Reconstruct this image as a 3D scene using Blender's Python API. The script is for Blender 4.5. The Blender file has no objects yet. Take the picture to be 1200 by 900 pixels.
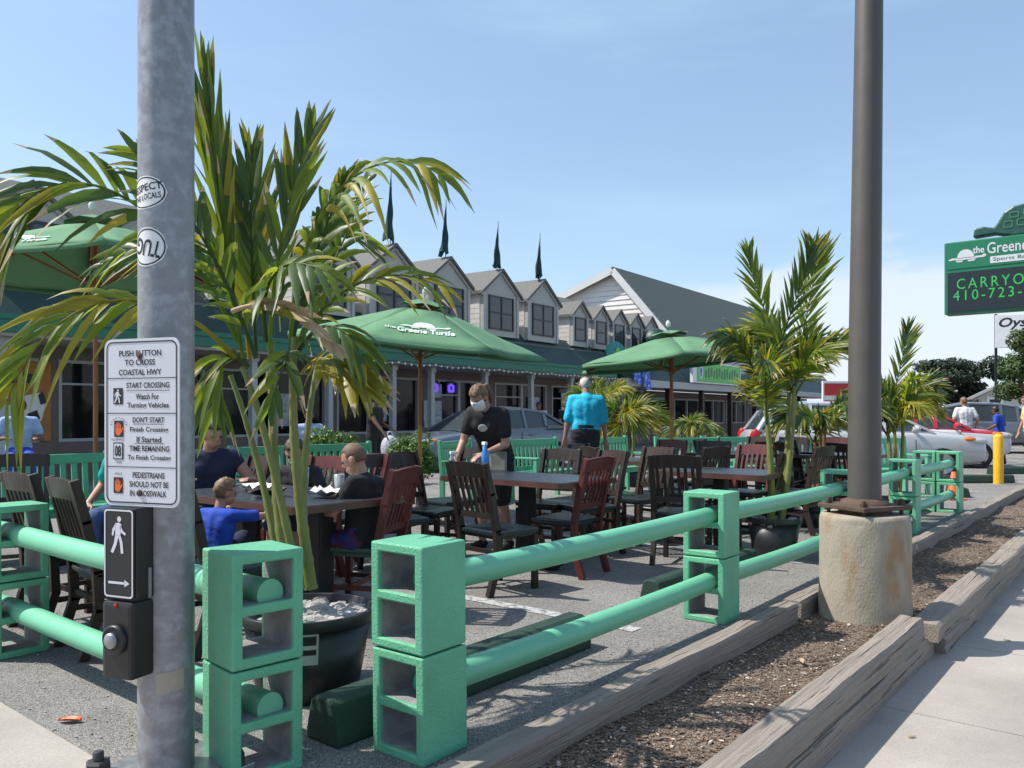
import bpy, bmesh, math, random
from mathutils import Vector, Matrix, Quaternion, noise

R = math.radians
rnd = random.Random(7)
scene = bpy.context.scene
COL = scene.collection

# ---------------------------------------------------------------- camera
F = 950.0            # focal length in photo pixels (1200 wide)
CAMZ, HZ = 1.28, 486.0
cd = bpy.data.cameras.new("camera")
cam = bpy.data.objects.new("camera", cd)
COL.objects.link(cam)
cam.location = (0, 0, CAMZ)
cam.rotation_euler = (R(90), 0, 0)
cd.sensor_width = 36.0
cd.lens = 36.0 * F / 1200.0
cd.shift_y = (HZ - 450.0) / 1200.0
cd.clip_start, cd.clip_end = 0.05, 3000
scene.camera = cam

# ---------------------------------------------------------------- sky, sun, exposure
SUN_EL = 53.0
SUN_DIR = Vector((-0.995, 0.07, 0)).normalized() * math.cos(R(SUN_EL)) + Vector((0, 0, math.sin(R(SUN_EL))))
world = bpy.data.worlds.new("World")
scene.world = world
world.use_nodes = True
nt = world.node_tree
nt.nodes.clear()
out = nt.nodes.new("ShaderNodeOutputWorld")
bg = nt.nodes.new("ShaderNodeBackground")
bg.inputs["Strength"].default_value = 0.135
sky = nt.nodes.new("ShaderNodeTexSky")
sky.sky_type = 'NISHITA'
sky.sun_disc = False
sky.sun_elevation = R(SUN_EL)
sky.sun_rotation = math.atan2(SUN_DIR.x, SUN_DIR.y)
sky.altitude = 0
sky.air_density = 1.0
sky.dust_density = 1.0
sky.ozone_density = 1.2
tc = nt.nodes.new("ShaderNodeTexCoord")
sep = nt.nodes.new("ShaderNodeSeparateXYZ")
nt.links.new(tc.outputs["Generated"], sep.inputs[0])
def wmath(op, a, b=None, clamp=False):
    n = nt.nodes.new("ShaderNodeMath"); n.operation = op; n.use_clamp = clamp
    for i, v in enumerate((a, b)):
        if v is None: continue
        if isinstance(v, (int, float)): n.inputs[i].default_value = v
        else: nt.links.new(v, n.inputs[i])
    return n.outputs[0]
def wramp(v, a, b):
    n = nt.nodes.new("ShaderNodeMapRange"); n.interpolation_type = 'SMOOTHSTEP'
    n.inputs[1].default_value, n.inputs[2].default_value = a, b
    nt.links.new(v, n.inputs[0]); return n.outputs[0]
mp = nt.nodes.new("ShaderNodeMapping"); mp.inputs["Scale"].default_value = (2.2, 2.2, 6.5)
nt.links.new(tc.outputs["Generated"], mp.inputs[0])
nz = nt.nodes.new("ShaderNodeTexNoise"); nz.inputs["Scale"].default_value = 2.0
nz.inputs["Detail"].default_value = 7; nz.inputs["Roughness"].default_value = 0.52
nt.links.new(mp.outputs[0], nz.inputs[0])
mp2 = nt.nodes.new("ShaderNodeMapping"); mp2.inputs["Scale"].default_value = (1.2, 3.5, 7.0); mp2.inputs["Rotation"].default_value = (0.3, 0.5, 0.6)
nt.links.new(tc.outputs["Generated"], mp2.inputs[0])
nz2 = nt.nodes.new("ShaderNodeTexNoise"); nz2.inputs["Scale"].default_value = 1.3; nz2.inputs["Detail"].default_value = 6; nz2.inputs["Roughness"].default_value = 0.55
nt.links.new(mp2.outputs[0], nz2.inputs[0])
# thin high veil all over the sky and a low bank of cloud to the right
veil = wmath('ADD', wmath('MULTIPLY', wramp(nz2.outputs[0], 0.42, 0.72), 0.30), 0.24)
wob = wmath('MULTIPLY', wmath('SUBTRACT', nz.outputs[0], 0.5), 0.34)
top = wmath('ADD', sep.outputs[2], wob)
bank = wmath('SUBTRACT', 1.0, wramp(top, 0.13, 0.19))
bank = wmath('MULTIPLY', bank, wramp(sep.outputs[0], 0.02, 0.34))
bank = wmath('MULTIPLY', bank, 0.72)
fac = wmath('MAXIMUM', veil, bank)
mix = nt.nodes.new("ShaderNodeMix"); mix.data_type = 'RGBA'
mix2 = nt.nodes.new("ShaderNodeMix"); mix2.data_type = 'RGBA'; mix2.inputs[7].default_value = (4.7, 5.0, 5.55, 1)
nt.links.new(bank, mix2.inputs[0])
nt.links.new(veil, mix.inputs[0])
nt.links.new(sky.outputs[0], mix.inputs[6])
mix.inputs[7].default_value = (3.0, 4.4, 5.8, 1)
nt.links.new(mix.outputs[2], mix2.inputs[6]); nt.links.new(mix2.outputs[2], bg.inputs["Color"])
nt.links.new(bg.outputs[0], out.inputs[0])

sd = bpy.data.lights.new("sun", 'SUN')
sd.energy = 4.4
sd.angle = R(0.5)
sd.color = (1.0, 0.955, 0.88)
sun = bpy.data.objects.new("sun", sd)
COL.objects.link(sun)
sun.rotation_euler = SUN_DIR.to_track_quat('Z', 'Y').to_euler()
sun.location = (-6, -2, 12)

scene.render.engine = 'CYCLES'
scene.view_settings.view_transform = 'Standard'
scene.view_settings.look = 'None'
scene.view_settings.gamma = 1.0
scene.view_settings.exposure = 0.5
scene.cycles.max_bounces = 6
scene.cycles.transparent_max_bounces = 8
scene.cycles.caustics_reflective = False
scene.cycles.caustics_refractive = False

# ---------------------------------------------------------------- coordinates
def P(px, py, Y):
    return Vector(((px - 600) / F * Y, Y, CAMZ - (py - HZ) / F * Y))
def G(px, Y, z=0.0):
    return Vector(((px - 600) / F * Y, Y, z))
FA = 51.0                                   # street direction, degrees from +X
DV = Vector((math.cos(R(FA)), math.sin(R(FA)), 0))
NV = Vector((DV.y, -DV.x, 0))               # towards the street
def uv(u, v, z=0.0):
    return DV * u + NV * v + Vector((0, 0, z))
def face(d):                                # rotation that turns local +Y to direction d
    return math.atan2(d.y, d.x) - math.pi / 2

# ---------------------------------------------------------------- materials
MATS = {}
def mat(name, col, rough=0.6, metal=0.0, var=0.12, vscale=6.0, bump=0.0, bscale=60.0, col2=None, c2scale=3.0,
        c2lo=0.52, c2hi=0.68, spec=0.5, trans=0.0, coat=0.0, stretch=None, emit=None, tcol=None, alpha=1.0):
    m = bpy.data.materials.new(name); MATS[name] = m
    m.use_nodes = True
    t = m.node_tree; L = t.links
    b = t.nodes["Principled BSDF"]
    b.inputs["Roughness"].default_value = rough
    b.inputs["Metallic"].default_value = metal
    b.inputs["Specular IOR Level"].default_value = spec
    b.inputs["Coat Weight"].default_value = coat
    b.inputs["Coat Roughness"].default_value = 0.08
    b.inputs["Alpha"].default_value = alpha
    co = t.nodes.new("ShaderNodeTexCoord").outputs["Object"]
    if stretch:
        mp = t.nodes.new("ShaderNodeMapping"); mp.inputs["Scale"].default_value = stretch
        L.new(co, mp.inputs[0]); co = mp.outputs[0]
    def noi(sc, det=4, ro=0.55):
        n = t.nodes.new("ShaderNodeTexNoise"); n.inputs["Scale"].default_value = sc
        n.inputs["Detail"].default_value = det; n.inputs["Roughness"].default_value = ro
        L.new(co, n.inputs[0]); return n.outputs[0]
    n1 = noi(vscale)
    mr = t.nodes.new("ShaderNodeMapRange")
    mr.inputs[1].default_value, mr.inputs[2].default_value = 0.3, 0.7
    mr.inputs[3].default_value, mr.inputs[4].default_value = 1 - var, 1 + var
    L.new(n1, mr.inputs[0])
    base = None
    if col2 is not None:
        mx = t.nodes.new("ShaderNodeMix"); mx.data_type = 'RGBA'
        mx.inputs[6].default_value = (*col, 1); mx.inputs[7].default_value = (*col2, 1)
        r2 = t.nodes.new("ShaderNodeMapRange"); r2.interpolation_type = 'SMOOTHSTEP'
        r2.inputs[1].default_value, r2.inputs[2].default_value = c2lo, c2hi
        L.new(noi(c2scale, 6, 0.6), r2.inputs[0]); L.new(r2.outputs[0], mx.inputs[0])
        base = mx.outputs[2]
    sc = t.nodes.new("ShaderNodeVectorMath"); sc.operation = 'SCALE'
    if base is None: sc.inputs[0].default_value = col
    else: L.new(base, sc.inputs[0])
    L.new(mr.outputs[0], sc.inputs["Scale"])
    L.new(sc.outputs[0], b.inputs["Base Color"])
    rr = t.nodes.new("ShaderNodeMapRange")
    rr.inputs[1].default_value, rr.inputs[2].default_value = 0.3, 0.7
    rr.inputs[3].default_value, rr.inputs[4].default_value = rough * 0.86, min(1, rough * 1.14)
    L.new(n1, rr.inputs[0]); L.new(rr.outputs[0], b.inputs["Roughness"])
    if bump:
        bp = t.nodes.new("ShaderNodeBump"); bp.inputs["Strength"].default_value = bump
        bp.inputs["Distance"].default_value = 0.02
        L.new(noi(bscale, 5, 0.6), bp.inputs["Height"]); L.new(bp.outputs[0], b.inputs["Normal"])
    if emit:
        b.inputs["Emission Color"].default_value = (*emit[:3], 1); b.inputs["Emission Strength"].default_value = emit[3]
    if trans:
        tr = t.nodes.new("ShaderNodeBsdfTranslucent"); ms = t.nodes.new("ShaderNodeMixShader")
        ms.inputs[0].default_value = trans
        if tcol: tr.inputs[0].default_value = (*tcol, 1)
        else: L.new(sc.outputs[0], tr.inputs[0])
        L.new(b.outputs[0], ms.inputs[1]); L.new(tr.outputs[0], ms.inputs[2])
        L.new(ms.outputs[0], t.nodes["Material Output"].inputs[0])
    return m

def glass(name, col, rough=0.03, spec=.6):
    return mat(name, col, rough, 0, 0.03, spec=spec)

M = {}
M['mint'] = mat("mint paint", (0.135, 0.45, 0.265), 0.42, 0, 0.13, 4, 0.4, 110, col2=(0.20, 0.30, 0.22), c2scale=16, c2lo=.66, c2hi=.72)
M['mintpipe'] = mat("mint painted pipe", (0.15, 0.47, 0.29), 0.42, 0, 0.05, 4, 0.06, 40, col2=(0.09, 0.39, 0.225), c2scale=2.0, c2lo=.5, c2hi=.8)
M['block'] = mat("raw concrete block", (0.27, 0.26, 0.26), 0.9, 0, 0.2, 20, 0.5, 120)
M['bench'] = mat("green bench paint", (0.11, 0.42, 0.25), 0.4, 0, 0.08, 6)
M['stop'] = mat("green concrete darkened for shade", (0.014, 0.042, 0.028), 0.7, 0, 0.2, 8, 0.4, 80)  # green paint darkened in the colour to stand for shade on the stops
M['galv'] = mat("galvanised steel", (0.255, 0.255, 0.262), 0.42, 0.35, 0.12, 28, 0.05, 60, col2=(0.31, 0.315, 0.33), c2scale=14, c2lo=.45, c2hi=.62)
M['bronze'] = mat("dark bronze painted steel", (0.105, 0.092, 0.083), 0.5, 0.2, 0.08, 4)
M['rust'] = mat("rusty steel", (0.10, 0.065, 0.045), 0.8, 0.2, 0.3, 14, 0.3, 80)
M['concrete_base'] = mat("cast concrete", (0.34, 0.30, 0.235), 0.9, 0, 0.10, 5, 0.35, 70, col2=(0.30, 0.19, 0.10), c2scale=3.2, c2lo=.49, c2hi=.68, stretch=(1.3,1.3,.55))
M['sign_white'] = mat("white sign sheeting", (0.62, 0.62, 0.66), 0.45, 0, 0.05, 8)
M['white'] = mat("white paint", (0.78, 0.78, 0.77), 0.5, 0, 0.06, 6)
M['ink'] = mat("black sign ink", (0.015, 0.015, 0.018), 0.5, 0, 0.05)
M['blackplastic'] = mat("black plastic", (0.014, 0.014, 0.016), 0.42, 0, 0.2, 12)
M['orange'] = mat("orange sign ink", (0.75, 0.13, 0.03), 0.5, 0, 0.1)
M['conduit'] = mat("beige label plate", (0.36, 0.31, 0.25), 0.5, 0.1, 0.12, 12)
M['steel'] = mat("worn steel", (0.33, 0.33, 0.34), 0.4, 0.7, 0.15, 20)
M['bolt'] = mat("dark weathered steel", (0.06, 0.06, 0.065), 0.6, 0.5, 0.2, 30)
M['umb'] = mat("green umbrella canvas", (0.125, 0.275, 0.145), 0.85, 0, 0.10, 5, 0.12, 12, trans=0.16)
M['umblogo'] = mat("white print", (0.62, 0.68, 0.62), 0.8, 0, 0.08, 20)
M['polewood'] = mat("varnished pole wood", (0.30, 0.105, 0.03), 0.45, 0, 0.2, 8, stretch=(8, 8, 1))
M['polewood2'] = mat("yellow pole wood", (0.42, 0.22, 0.04), 0.45, 0, 0.2, 8, stretch=(8, 8, 1))
M['wood_dark'] = mat("dark walnut wood", (0.020, 0.012, 0.010), 0.46, 0, 0.3, 5, 0.1, 30, stretch=(6, 6, 1))
M['wood_red'] = mat("mahogany red wood", (0.095, 0.018, 0.016), 0.46, 0, 0.25, 5, 0.1, 30, stretch=(6, 6, 1))
M['wood_brown'] = mat("brown stained wood", (0.035, 0.019, 0.014), 0.46, 0, 0.25, 5, 0.1, 30, stretch=(6, 6, 1))
M['vinyl'] = mat("dark blue green vinyl", (0.012, 0.022, 0.026), 0.28, 0, 0.1, 8)
M['vinylgreen'] = mat("green vinyl", (0.02, 0.07, 0.05), 0.3, 0, 0.1, 8)
M['tabletop'] = mat("dark laminate tabletop", (0.035, 0.045, 0.055), 0.30, 0, 0.12, 14)
M['tableedge'] = mat("table edge wood", (0.085, 0.035, 0.025), 0.45, 0, 0.2, 6)
M['iron'] = mat("black cast iron", (0.012, 0.012, 0.013), 0.5, 0.2, 0.1)
M['pot'] = mat("black nursery plastic", (0.016, 0.017, 0.019), 0.38, 0, 0.15, 10, 0.1, 30)
M['rock'] = mat("pale rock", (0.36, 0.34, 0.32), 0.9, 0, 0.3, 9, 0.5, 40)
M['label'] = mat("paper label", (0.45, 0.46, 0.44), 0.6, 0, 0.1)
M['leaf'] = mat("palm leaf", (0.125, 0.185, 0.024), 0.48, 0, 0.25, 3, trans=0.5, tcol=(0.33, 0.42, 0.03))
M['leafdark'] = mat("dark palm leaf", (0.055, 0.10, 0.02), 0.45, 0, 0.25, 3, trans=0.35, tcol=(0.13, 0.22, 0.02))
M['leafyellow'] = mat("yellow palm leaf", (0.30, 0.26, 0.02), 0.45, 0, 0.3, 4, trans=0.45, tcol=(0.50, 0.42, 0.03), col2=(0.16, 0.20, 0.03), c2scale=2.5)
M['leafdead'] = mat("dry brown leaf", (0.45, 0.33, 0.20), 0.8, 0, 0.25, 5, trans=0.2, col2=(0.55, 0.45, 0.33), c2scale=3)
M['cane'] = mat("palm cane", (0.17, 0.19, 0.045), 0.5, 0, 0.2, 5, col2=(0.30, 0.21, 0.07), c2scale=4)
M['canebrown'] = mat("brown palm cane", (0.16, 0.09, 0.035), 0.6, 0, 0.25, 6)
M['shrubleaf'] = mat("shrub leaf", (0.085, 0.16, 0.02), 0.45, 0, 0.3, 6, trans=0.3)
M['treeleaf'] = mat("tree leaf", (0.055, 0.095, 0.018), 0.55, 0, 0.3, 2, trans=0.25)
M['pineleaf'] = mat("dark conifer needles", (0.022, 0.04, 0.018), 0.7, 0, 0.3, 2, trans=0.1)
M['bark'] = mat("bark", (0.09, 0.065, 0.045), 0.9, 0, 0.3, 8, 0.6, 40)
M['shingle'] = mat("grey roof shingle", (0.135, 0.135, 0.125), 0.9, 0, 0.25, 18, 0.4, 40)
M['shinglegreen'] = mat("grey green roof shingle", (0.095, 0.115, 0.10), 0.9, 0, 0.2, 18, 0.4, 40)
M['siding'] = mat("cream vinyl siding", (0.74, 0.70, 0.66), 0.55, 0, 0.04, 4)
M['sidingshade'] = mat("shaded cream siding", (0.43, 0.43, 0.38), 0.6, 0, 0.05, 4)  # dormer fronts: cream siding greyed in the colour to stand for shade
M['trim'] = mat("white trim", (0.62, 0.62, 0.60), 0.5, 0, 0.05, 4)
M['trimgrey'] = mat("grey trim", (0.42, 0.42, 0.41), 0.5, 0, 0.06, 4)
M['soffit'] = mat("soffit boards", (0.42, 0.41, 0.39), 0.7, 0, 0.08, 3)
M['awning'] = mat("dark green awning roof", (0.012, 0.042, 0.033), 0.5, 0, 0.12, 3)
M['fascia'] = mat("green fascia", (0.02, 0.16, 0.095), 0.5, 0, 0.1, 5)
M['wallbrown'] = mat("brown panel wall", (0.17, 0.13, 0.115), 0.7, 0, 0.15, 3)
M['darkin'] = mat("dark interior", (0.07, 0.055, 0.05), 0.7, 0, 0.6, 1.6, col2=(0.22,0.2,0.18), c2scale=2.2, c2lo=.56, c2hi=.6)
M['winglass'] = mat("window glass", (0.012, 0.014, 0.016), 0.06, 0, .03, spec=.4, alpha=.5)
M['dormerglass'] = glass("dormer window glass", (0.06, 0.065, 0.07), 0.08, .5)  # lighter grey base stands in for reflections in the panes
M['winframe'] = mat("dark window frame", (0.025, 0.025, 0.027), 0.4)
M['paper'] = mat("posters", (0.45, 0.45, 0.46), 0.7, 0, 0.3, 9, col2=(0.12, 0.2, 0.4), c2scale=7)
M['warmposter'] = mat("orange poster print", (0.42, 0.17, 0.04), 0.6, 0, 0.15, 5)
M['neon'] = mat("purple neon tube", (0.2, 0.1, 0.8), 0.5, emit=(0.16, 0.08, 0.9, 0.7))
M['bulb'] = mat("frosted bulb", (0.75, 0.75, 0.72), 0.3)
M['flag'] = mat("dark green flag cloth", (0.008, 0.05, 0.045), 0.8, 0, 0.3, 5, trans=0.15)
M['teal'] = mat("teal banner print", (0.02, 0.22, 0.20), 0.6, 0, 0.25, 6)
M['bluepen'] = mat("blue banner print", (0.05, 0.12, 0.55), 0.6, 0, 0.2, 10, col2=(0.6, 0.65, 0.75), c2scale=9)
M['signgreen'] = mat("sign green", (0.012, 0.17, 0.085), 0.35, 0, 0.05)
M['signlime'] = mat("bright green sign face", (0.10, 0.50, 0.08), 0.4, 0, 0.1, 5)
M['signlimed'] = mat("dark green lettering", (0.02, 0.16, 0.05), 0.4, 0, 0.1, 5)
M['signdark'] = mat("dark screen", (0.012, 0.018, 0.024), 0.3, 0, 0.1)
M['turtle'] = mat("green cast plastic", (0.015, 0.075, 0.055), 0.4, 0, 0.2, 8)
M['turtlelite'] = mat("light green plastic lines", (0.05, 0.17, 0.10), 0.5)
M['led'] = mat("green led", (0.02, 0.3, 0.06), 0.5, emit=(0.02, 0.62, 0.10, 0.22))
M['red'] = mat("red sign paint", (0.55, 0.03, 0.035), 0.5)
M['yellow'] = mat("yellow bollard paint", (0.78, 0.42, 0.02), 0.45, 0, 0.08, 6)
M['coneorange'] = mat("traffic orange", (0.70, 0.12, 0.02), 0.5)
M['skin'] = mat("skin", (0.40, 0.215, 0.15), 0.5, 0, 0.08, 8)
M['skindark'] = mat("brown skin", (0.16, 0.08, 0.05), 0.5, 0, 0.08, 8)
M['hairbrown'] = mat("brown hair", (0.055, 0.03, 0.018), 0.6, 0, 0.3, 30)
M['hairblond'] = mat("light brown hair", (0.17, 0.10, 0.05), 0.6, 0, 0.3, 30)
M['hairbuzz'] = mat("cropped fair hair", (0.15, 0.09, 0.058), 0.7, 0, 0.3, 40)
M['hairgrey'] = mat("white hair", (0.55, 0.53, 0.50), 0.6, 0, 0.2, 30)
M['hairblack'] = mat("black hair", (0.012, 0.01, 0.01), 0.5, 0, 0.3, 30)
M['clothblack'] = mat("black cotton", (0.014, 0.014, 0.017), 0.9, 0, 0.25, 10, 0.3, 18)
M['clothcyan'] = mat("bright cyan cotton", (0.015, 0.46, 0.70), 0.85, 0, 0.08, 8, 0.35, 14)
M['clothnavy'] = mat("navy cotton", (0.015, 0.02, 0.05), 0.9, 0, 0.2, 10)
M['clothblue'] = mat("royal blue cotton", (0.012, 0.06, 0.42), 0.85, 0, 0.15, 10, 0.3, 18)
M['clothteal'] = mat("teal cotton", (0.0, 0.32, 0.27), 0.85, 0, 0.1, 10)
M['clothlight'] = mat("light blue cotton", (0.30, 0.42, 0.62), 0.85, 0, 0.15, 10)
M['clothwhite'] = mat("white cotton", (0.62, 0.62, 0.62), 0.85, 0, 0.12, 10)
M['clothyellow'] = mat("pale yellow cotton", (0.62, 0.50, 0.22), 0.85, 0, 0.12, 10)
M['denim'] = mat("blue denim", (0.05, 0.09, 0.2), 0.9, 0, 0.2, 14)
M['clothgrey'] = mat("charcoal trousers", (0.022, 0.02, 0.026), 0.85, 0, 0.15, 10)
M['clothplum'] = mat("patterned dark red shorts", (0.10, 0.012, 0.03), 0.85, 0, 0.3, 10, col2=(0.03, 0.03, 0.16), c2scale=9, c2lo=.48, c2hi=.56)
M['plasticbag'] = mat("white plastic bag", (0.62, 0.62, 0.66), 0.35, 0, 0.1, 12, 0.4, 18, trans=0.2)
M['apron'] = mat("grey apron pouch", (0.25, 0.24, 0.20), 0.8, 0, 0.3, 14)
M['spray'] = mat("blue bottle", (0.05, 0.25, 0.6), 0.3, 0, 0.1)
M['clear'] = mat("clear plastic bottle", (0.45, 0.5, 0.52), 0.15, 0, 0.05, trans=0.3)
M['tyre'] = mat("tyre rubber", (0.012, 0.012, 0.012), 0.8, 0, 0.2, 20)
M['rim'] = mat("alloy rim", (0.42, 0.42, 0.43), 0.3, 0.8, 0.1)
M['carsilver'] = mat("silver car paint", (0.47, 0.48, 0.49), 0.32, 0.0, 0.03, coat=1.0)
M['carwhite'] = mat("white car paint", (0.70, 0.70, 0.70), 0.3, 0, 0.03, coat=1.0)
M['carred'] = mat("red car paint", (0.50, 0.015, 0.03), 0.3, 0.0, 0.03, coat=1.0)
M['carblue'] = mat("blue grey car paint", (0.13, 0.155, 0.20), 0.3, 0.2, 0.03, coat=1.0)
M['cargrey'] = mat("grey car paint", (0.16, 0.17, 0.19), 0.3, 0.5, 0.03, coat=1.0)
M['carglass'] = glass("car glass", (0.045, 0.058, 0.065), 0.03, .7)  # base colour lightened to stand in for reflections on the windows
M['lampglass'] = mat("headlamp glass", (0.5, 0.52, 0.55), 0.1, 0.3)
M['amber'] = mat("amber lens", (0.65, 0.18, 0.02), 0.2)
M['redlens'] = mat("red lens", (0.4, 0.01, 0.01), 0.2)
M['housegrey'] = mat("blue grey house siding", (0.20, 0.24, 0.29), 0.7, 0, 0.06, 3)
M['housewhite'] = mat("cream house siding", (0.55, 0.54, 0.46), 0.7, 0, 0.06, 3)
M['rooflight'] = mat("pale metal roof", (0.36, 0.37, 0.38), 0.5, 0, 0.06, 3)
M['brown'] = mat("brown brushy mulch", (0.12, 0.06, 0.035), 0.9, 0, 0.4, 2)
# ---------------------------------------------------------------- mesh helpers
class MB:
    """Collects shapes; build() links them as ONE mesh object."""
    def __init__(s):
        s.v, s.f, s.m, s.mi, s.sm, s.smooth = [], [], [], 0, [], False
        s.X = Matrix.Identity(4)
    def add(s, verts, faces, smooth=None):
        o = len(s.v)
        s.v += [s.X @ Vector(p) for p in verts]
        s.f += [tuple(i + o for i in f) for f in faces]
        s.m += [s.mi] * len(faces)
        s.sm += [s.smooth if smooth is None else smooth] * len(faces)
    def box(s, c, size, rot=None, bev=0.0):
        hx, hy, hz = (k / 2 for k in size)
        Rm = rot if rot is not None else Matrix.Identity(3)
        if not bev:
            vs = [(-hx,-hy,-hz),(hx,-hy,-hz),(hx,hy,-hz),(-hx,hy,-hz),(-hx,-hy,hz),(hx,-hy,hz),(hx,hy,hz),(-hx,hy,hz)]
            fs = [(0,3,2,1),(4,5,6,7),(0,1,5,4),(1,2,6,5),(2,3,7,6),(3,0,4,7)]
        else:
            bm = bmesh.new(); bmesh.ops.create_cube(bm, size=1)
            for v in bm.verts: v.co = Vector((v.co.x*size[0], v.co.y*size[1], v.co.z*size[2]))
            bmesh.ops.bevel(bm, geom=bm.edges[:], offset=min(bev, min(size)*.45), segments=2, affect='EDGES', profile=.6)
            bm.verts.index_update()
            vs = [v.co.copy() for v in bm.verts]; fs = [tuple(v.index for v in f.verts) for f in bm.faces]; bm.free()
        c = Vector(c)
        s.add([c + Rm @ Vector(p) for p in vs], fs)
    def bar(s, a, b, w, d, up=Vector((0,0,1)), bev=0.0):
        a, b = Vector(a), Vector(b); t = (b - a)
        L = t.length; t.normalize()
        if abs(t.dot(up)) > .98: up = Vector((0,1,0))
        x = t.cross(up).normalized(); z = x.cross(t).normalized()
        s.box((a+b)/2, (w, L, d), Matrix((x, t, z)).transposed(), bev)
    def tube(s, pts, rad, n=8, cap=True, smooth=True):
        pts = [Vector(p) for p in pts]
        rads = rad if isinstance(rad, (list, tuple)) else [rad]*len(pts)
        vs, fs = [], []
        prev = None
        for i, p in enumerate(pts):
            t = (pts[min(i+1, len(pts)-1)] - pts[max(i-1, 0)]).normalized()
            if prev is None:
                a = Vector((0,0,1)) if abs(t.z) < .9 else Vector((1,0,0))
                x = t.cross(a).normalized()
            else:
                x = (prev - t * prev.dot(t)).normalized()
            prev = x; y = t.cross(x)
            for k in range(n):
                an = 2*math.pi*k/n
                vs.append(p + (x*math.cos(an) + y*math.sin(an))*rads[i])
        for i in range(len(pts)-1):
            for k in range(n):
                a, b = i*n+k, i*n+(k+1)%n
                fs.append((a, b, b+n, a+n))
        s.add(vs, fs, smooth)
        if cap:
            o = (len(pts)-1)*n
            s.add(vs[:n], [tuple(reversed(range(n)))], False); s.add(vs[o:o+n], [tuple(range(n))], False)
    def lathe(s, prof, n=24, c=(0,0,0), cap=True, smooth=True):
        vs, fs = [], []
        for r, z in prof:
            for k in range(n):
                a = 2*math.pi*k/n
                vs.append((c[0]+r*math.cos(a), c[1]+r*math.sin(a), c[2]+z))
        for i in range(len(prof)-1):
            for k in range(n):
                a, b = i*n+k, i*n+(k+1)%n
                fs.append((a, b, b+n, a+n))
        s.add(vs, fs, smooth)
        if cap:
            o = (len(prof)-1)*n
            if prof[0][0] > 1e-4: s.add(vs[:n], [tuple(reversed(range(n)))], False)
            if prof[-1][0] > 1e-4: s.add(vs[o:], [tuple(range(n))], False)
    def sphere(s, c, r, n=12, m=8, jit=0, rg=None):
        r = Vector(r) if not isinstance(r, (int, float)) else Vector((r, r, r))
        vs, fs = [], []
        for i in range(m+1):
            ph = math.pi*i/m
            for k in range(n):
                a = 2*math.pi*k/n
                j = 1 + (rg.uniform(-jit, jit) if jit else 0)
                vs.append(Vector(c) + Vector((r.x*math.sin(ph)*math.cos(a)*j, r.y*math.sin(ph)*math.sin(a)*j, r.z*math.cos(ph)*j)))
        for i in range(m):
            for k in range(n):
                a, b = i*n+k, i*n+(k+1)%n
                fs.append((a, a+n, b+n, b))
        s.add(vs, fs)
    def prism(s, poly, z0, z1, T=None):
        """poly: (x,y) outline counter-clockwise, extruded z0..z1, then transformed by T (4x4)."""
        n = len(poly)
        vs = [Vector((x, y, z0)) for x, y in poly] + [Vector((x, y, z1)) for x, y in poly]
        fs = [tuple(reversed(range(n))), tuple(range(n, 2*n))] + [(i, (i+1)%n, n+(i+1)%n, n+i) for i in range(n)]
        if T is not None: vs = [T @ v for v in vs]
        s.add(vs, fs)
    def quad(s, a, b, c, d): s.add([a, b, c, d], [(0,1,2,3)])
    def build(s, name, mats, parent=None, world=False, bevel=0.0):
        me = bpy.data.meshes.new(name)
        v = s.v
        if parent is not None and world:
            I = root_matrix(parent).inverted(); v = [I @ p for p in v]
        me.from_pydata([tuple(p) for p in v], [], s.f)
        if not isinstance(mats, (list, tuple)): mats = [mats]
        for m in mats: me.materials.append(M[m] if isinstance(m, str) else m)
        me.polygons.foreach_set("material_index", s.m)
        me.polygons.foreach_set("use_smooth", s.sm)
        me.update()
        o = bpy.data.objects.new(name, me); COL.objects.link(o)
        if parent is not None: o.parent = parent
        if bevel:
            md = o.modifiers.new("bevel", 'BEVEL'); md.width = bevel; md.segments = 2; md.limit_method = 'ANGLE'
        return o

def root_matrix(o):
    while o.parent is not None: o = o.parent
    return Matrix.LocRotScale(o.location, o.rotation_euler, o.scale)

def tag(o, label=None, cat=None, group=None, kind=None):
    if label: o['label'] = label
    if cat: o['category'] = cat
    if group: o['group'] = group
    if kind: o['kind'] = kind
    return o
def thing(name, label, cat, loc=(0,0,0), rz=0.0, group=None):
    o = bpy.data.objects.new(name, None); COL.objects.link(o)
    o.empty_display_size = .1
    o.location = loc; o.rotation_euler = (0, 0, rz)
    return tag(o, label, cat, group)
def copy_tree(o, parent=None, skip=()):
    c = o.copy(); COL.objects.link(c)
    if parent is not None: c.parent = parent
    for ch in list(o.children): copy_tree(ch, c)
    return c
def dup(o, label, loc, rz, group=None, scale=None, swap=None):
    c = copy_tree(o); c['label'] = label; c.location = loc; c.rotation_euler = (0, 0, rz)
    if scale: c.scale = (scale,)*3
    if group: c['group'] = group
    return c

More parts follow.
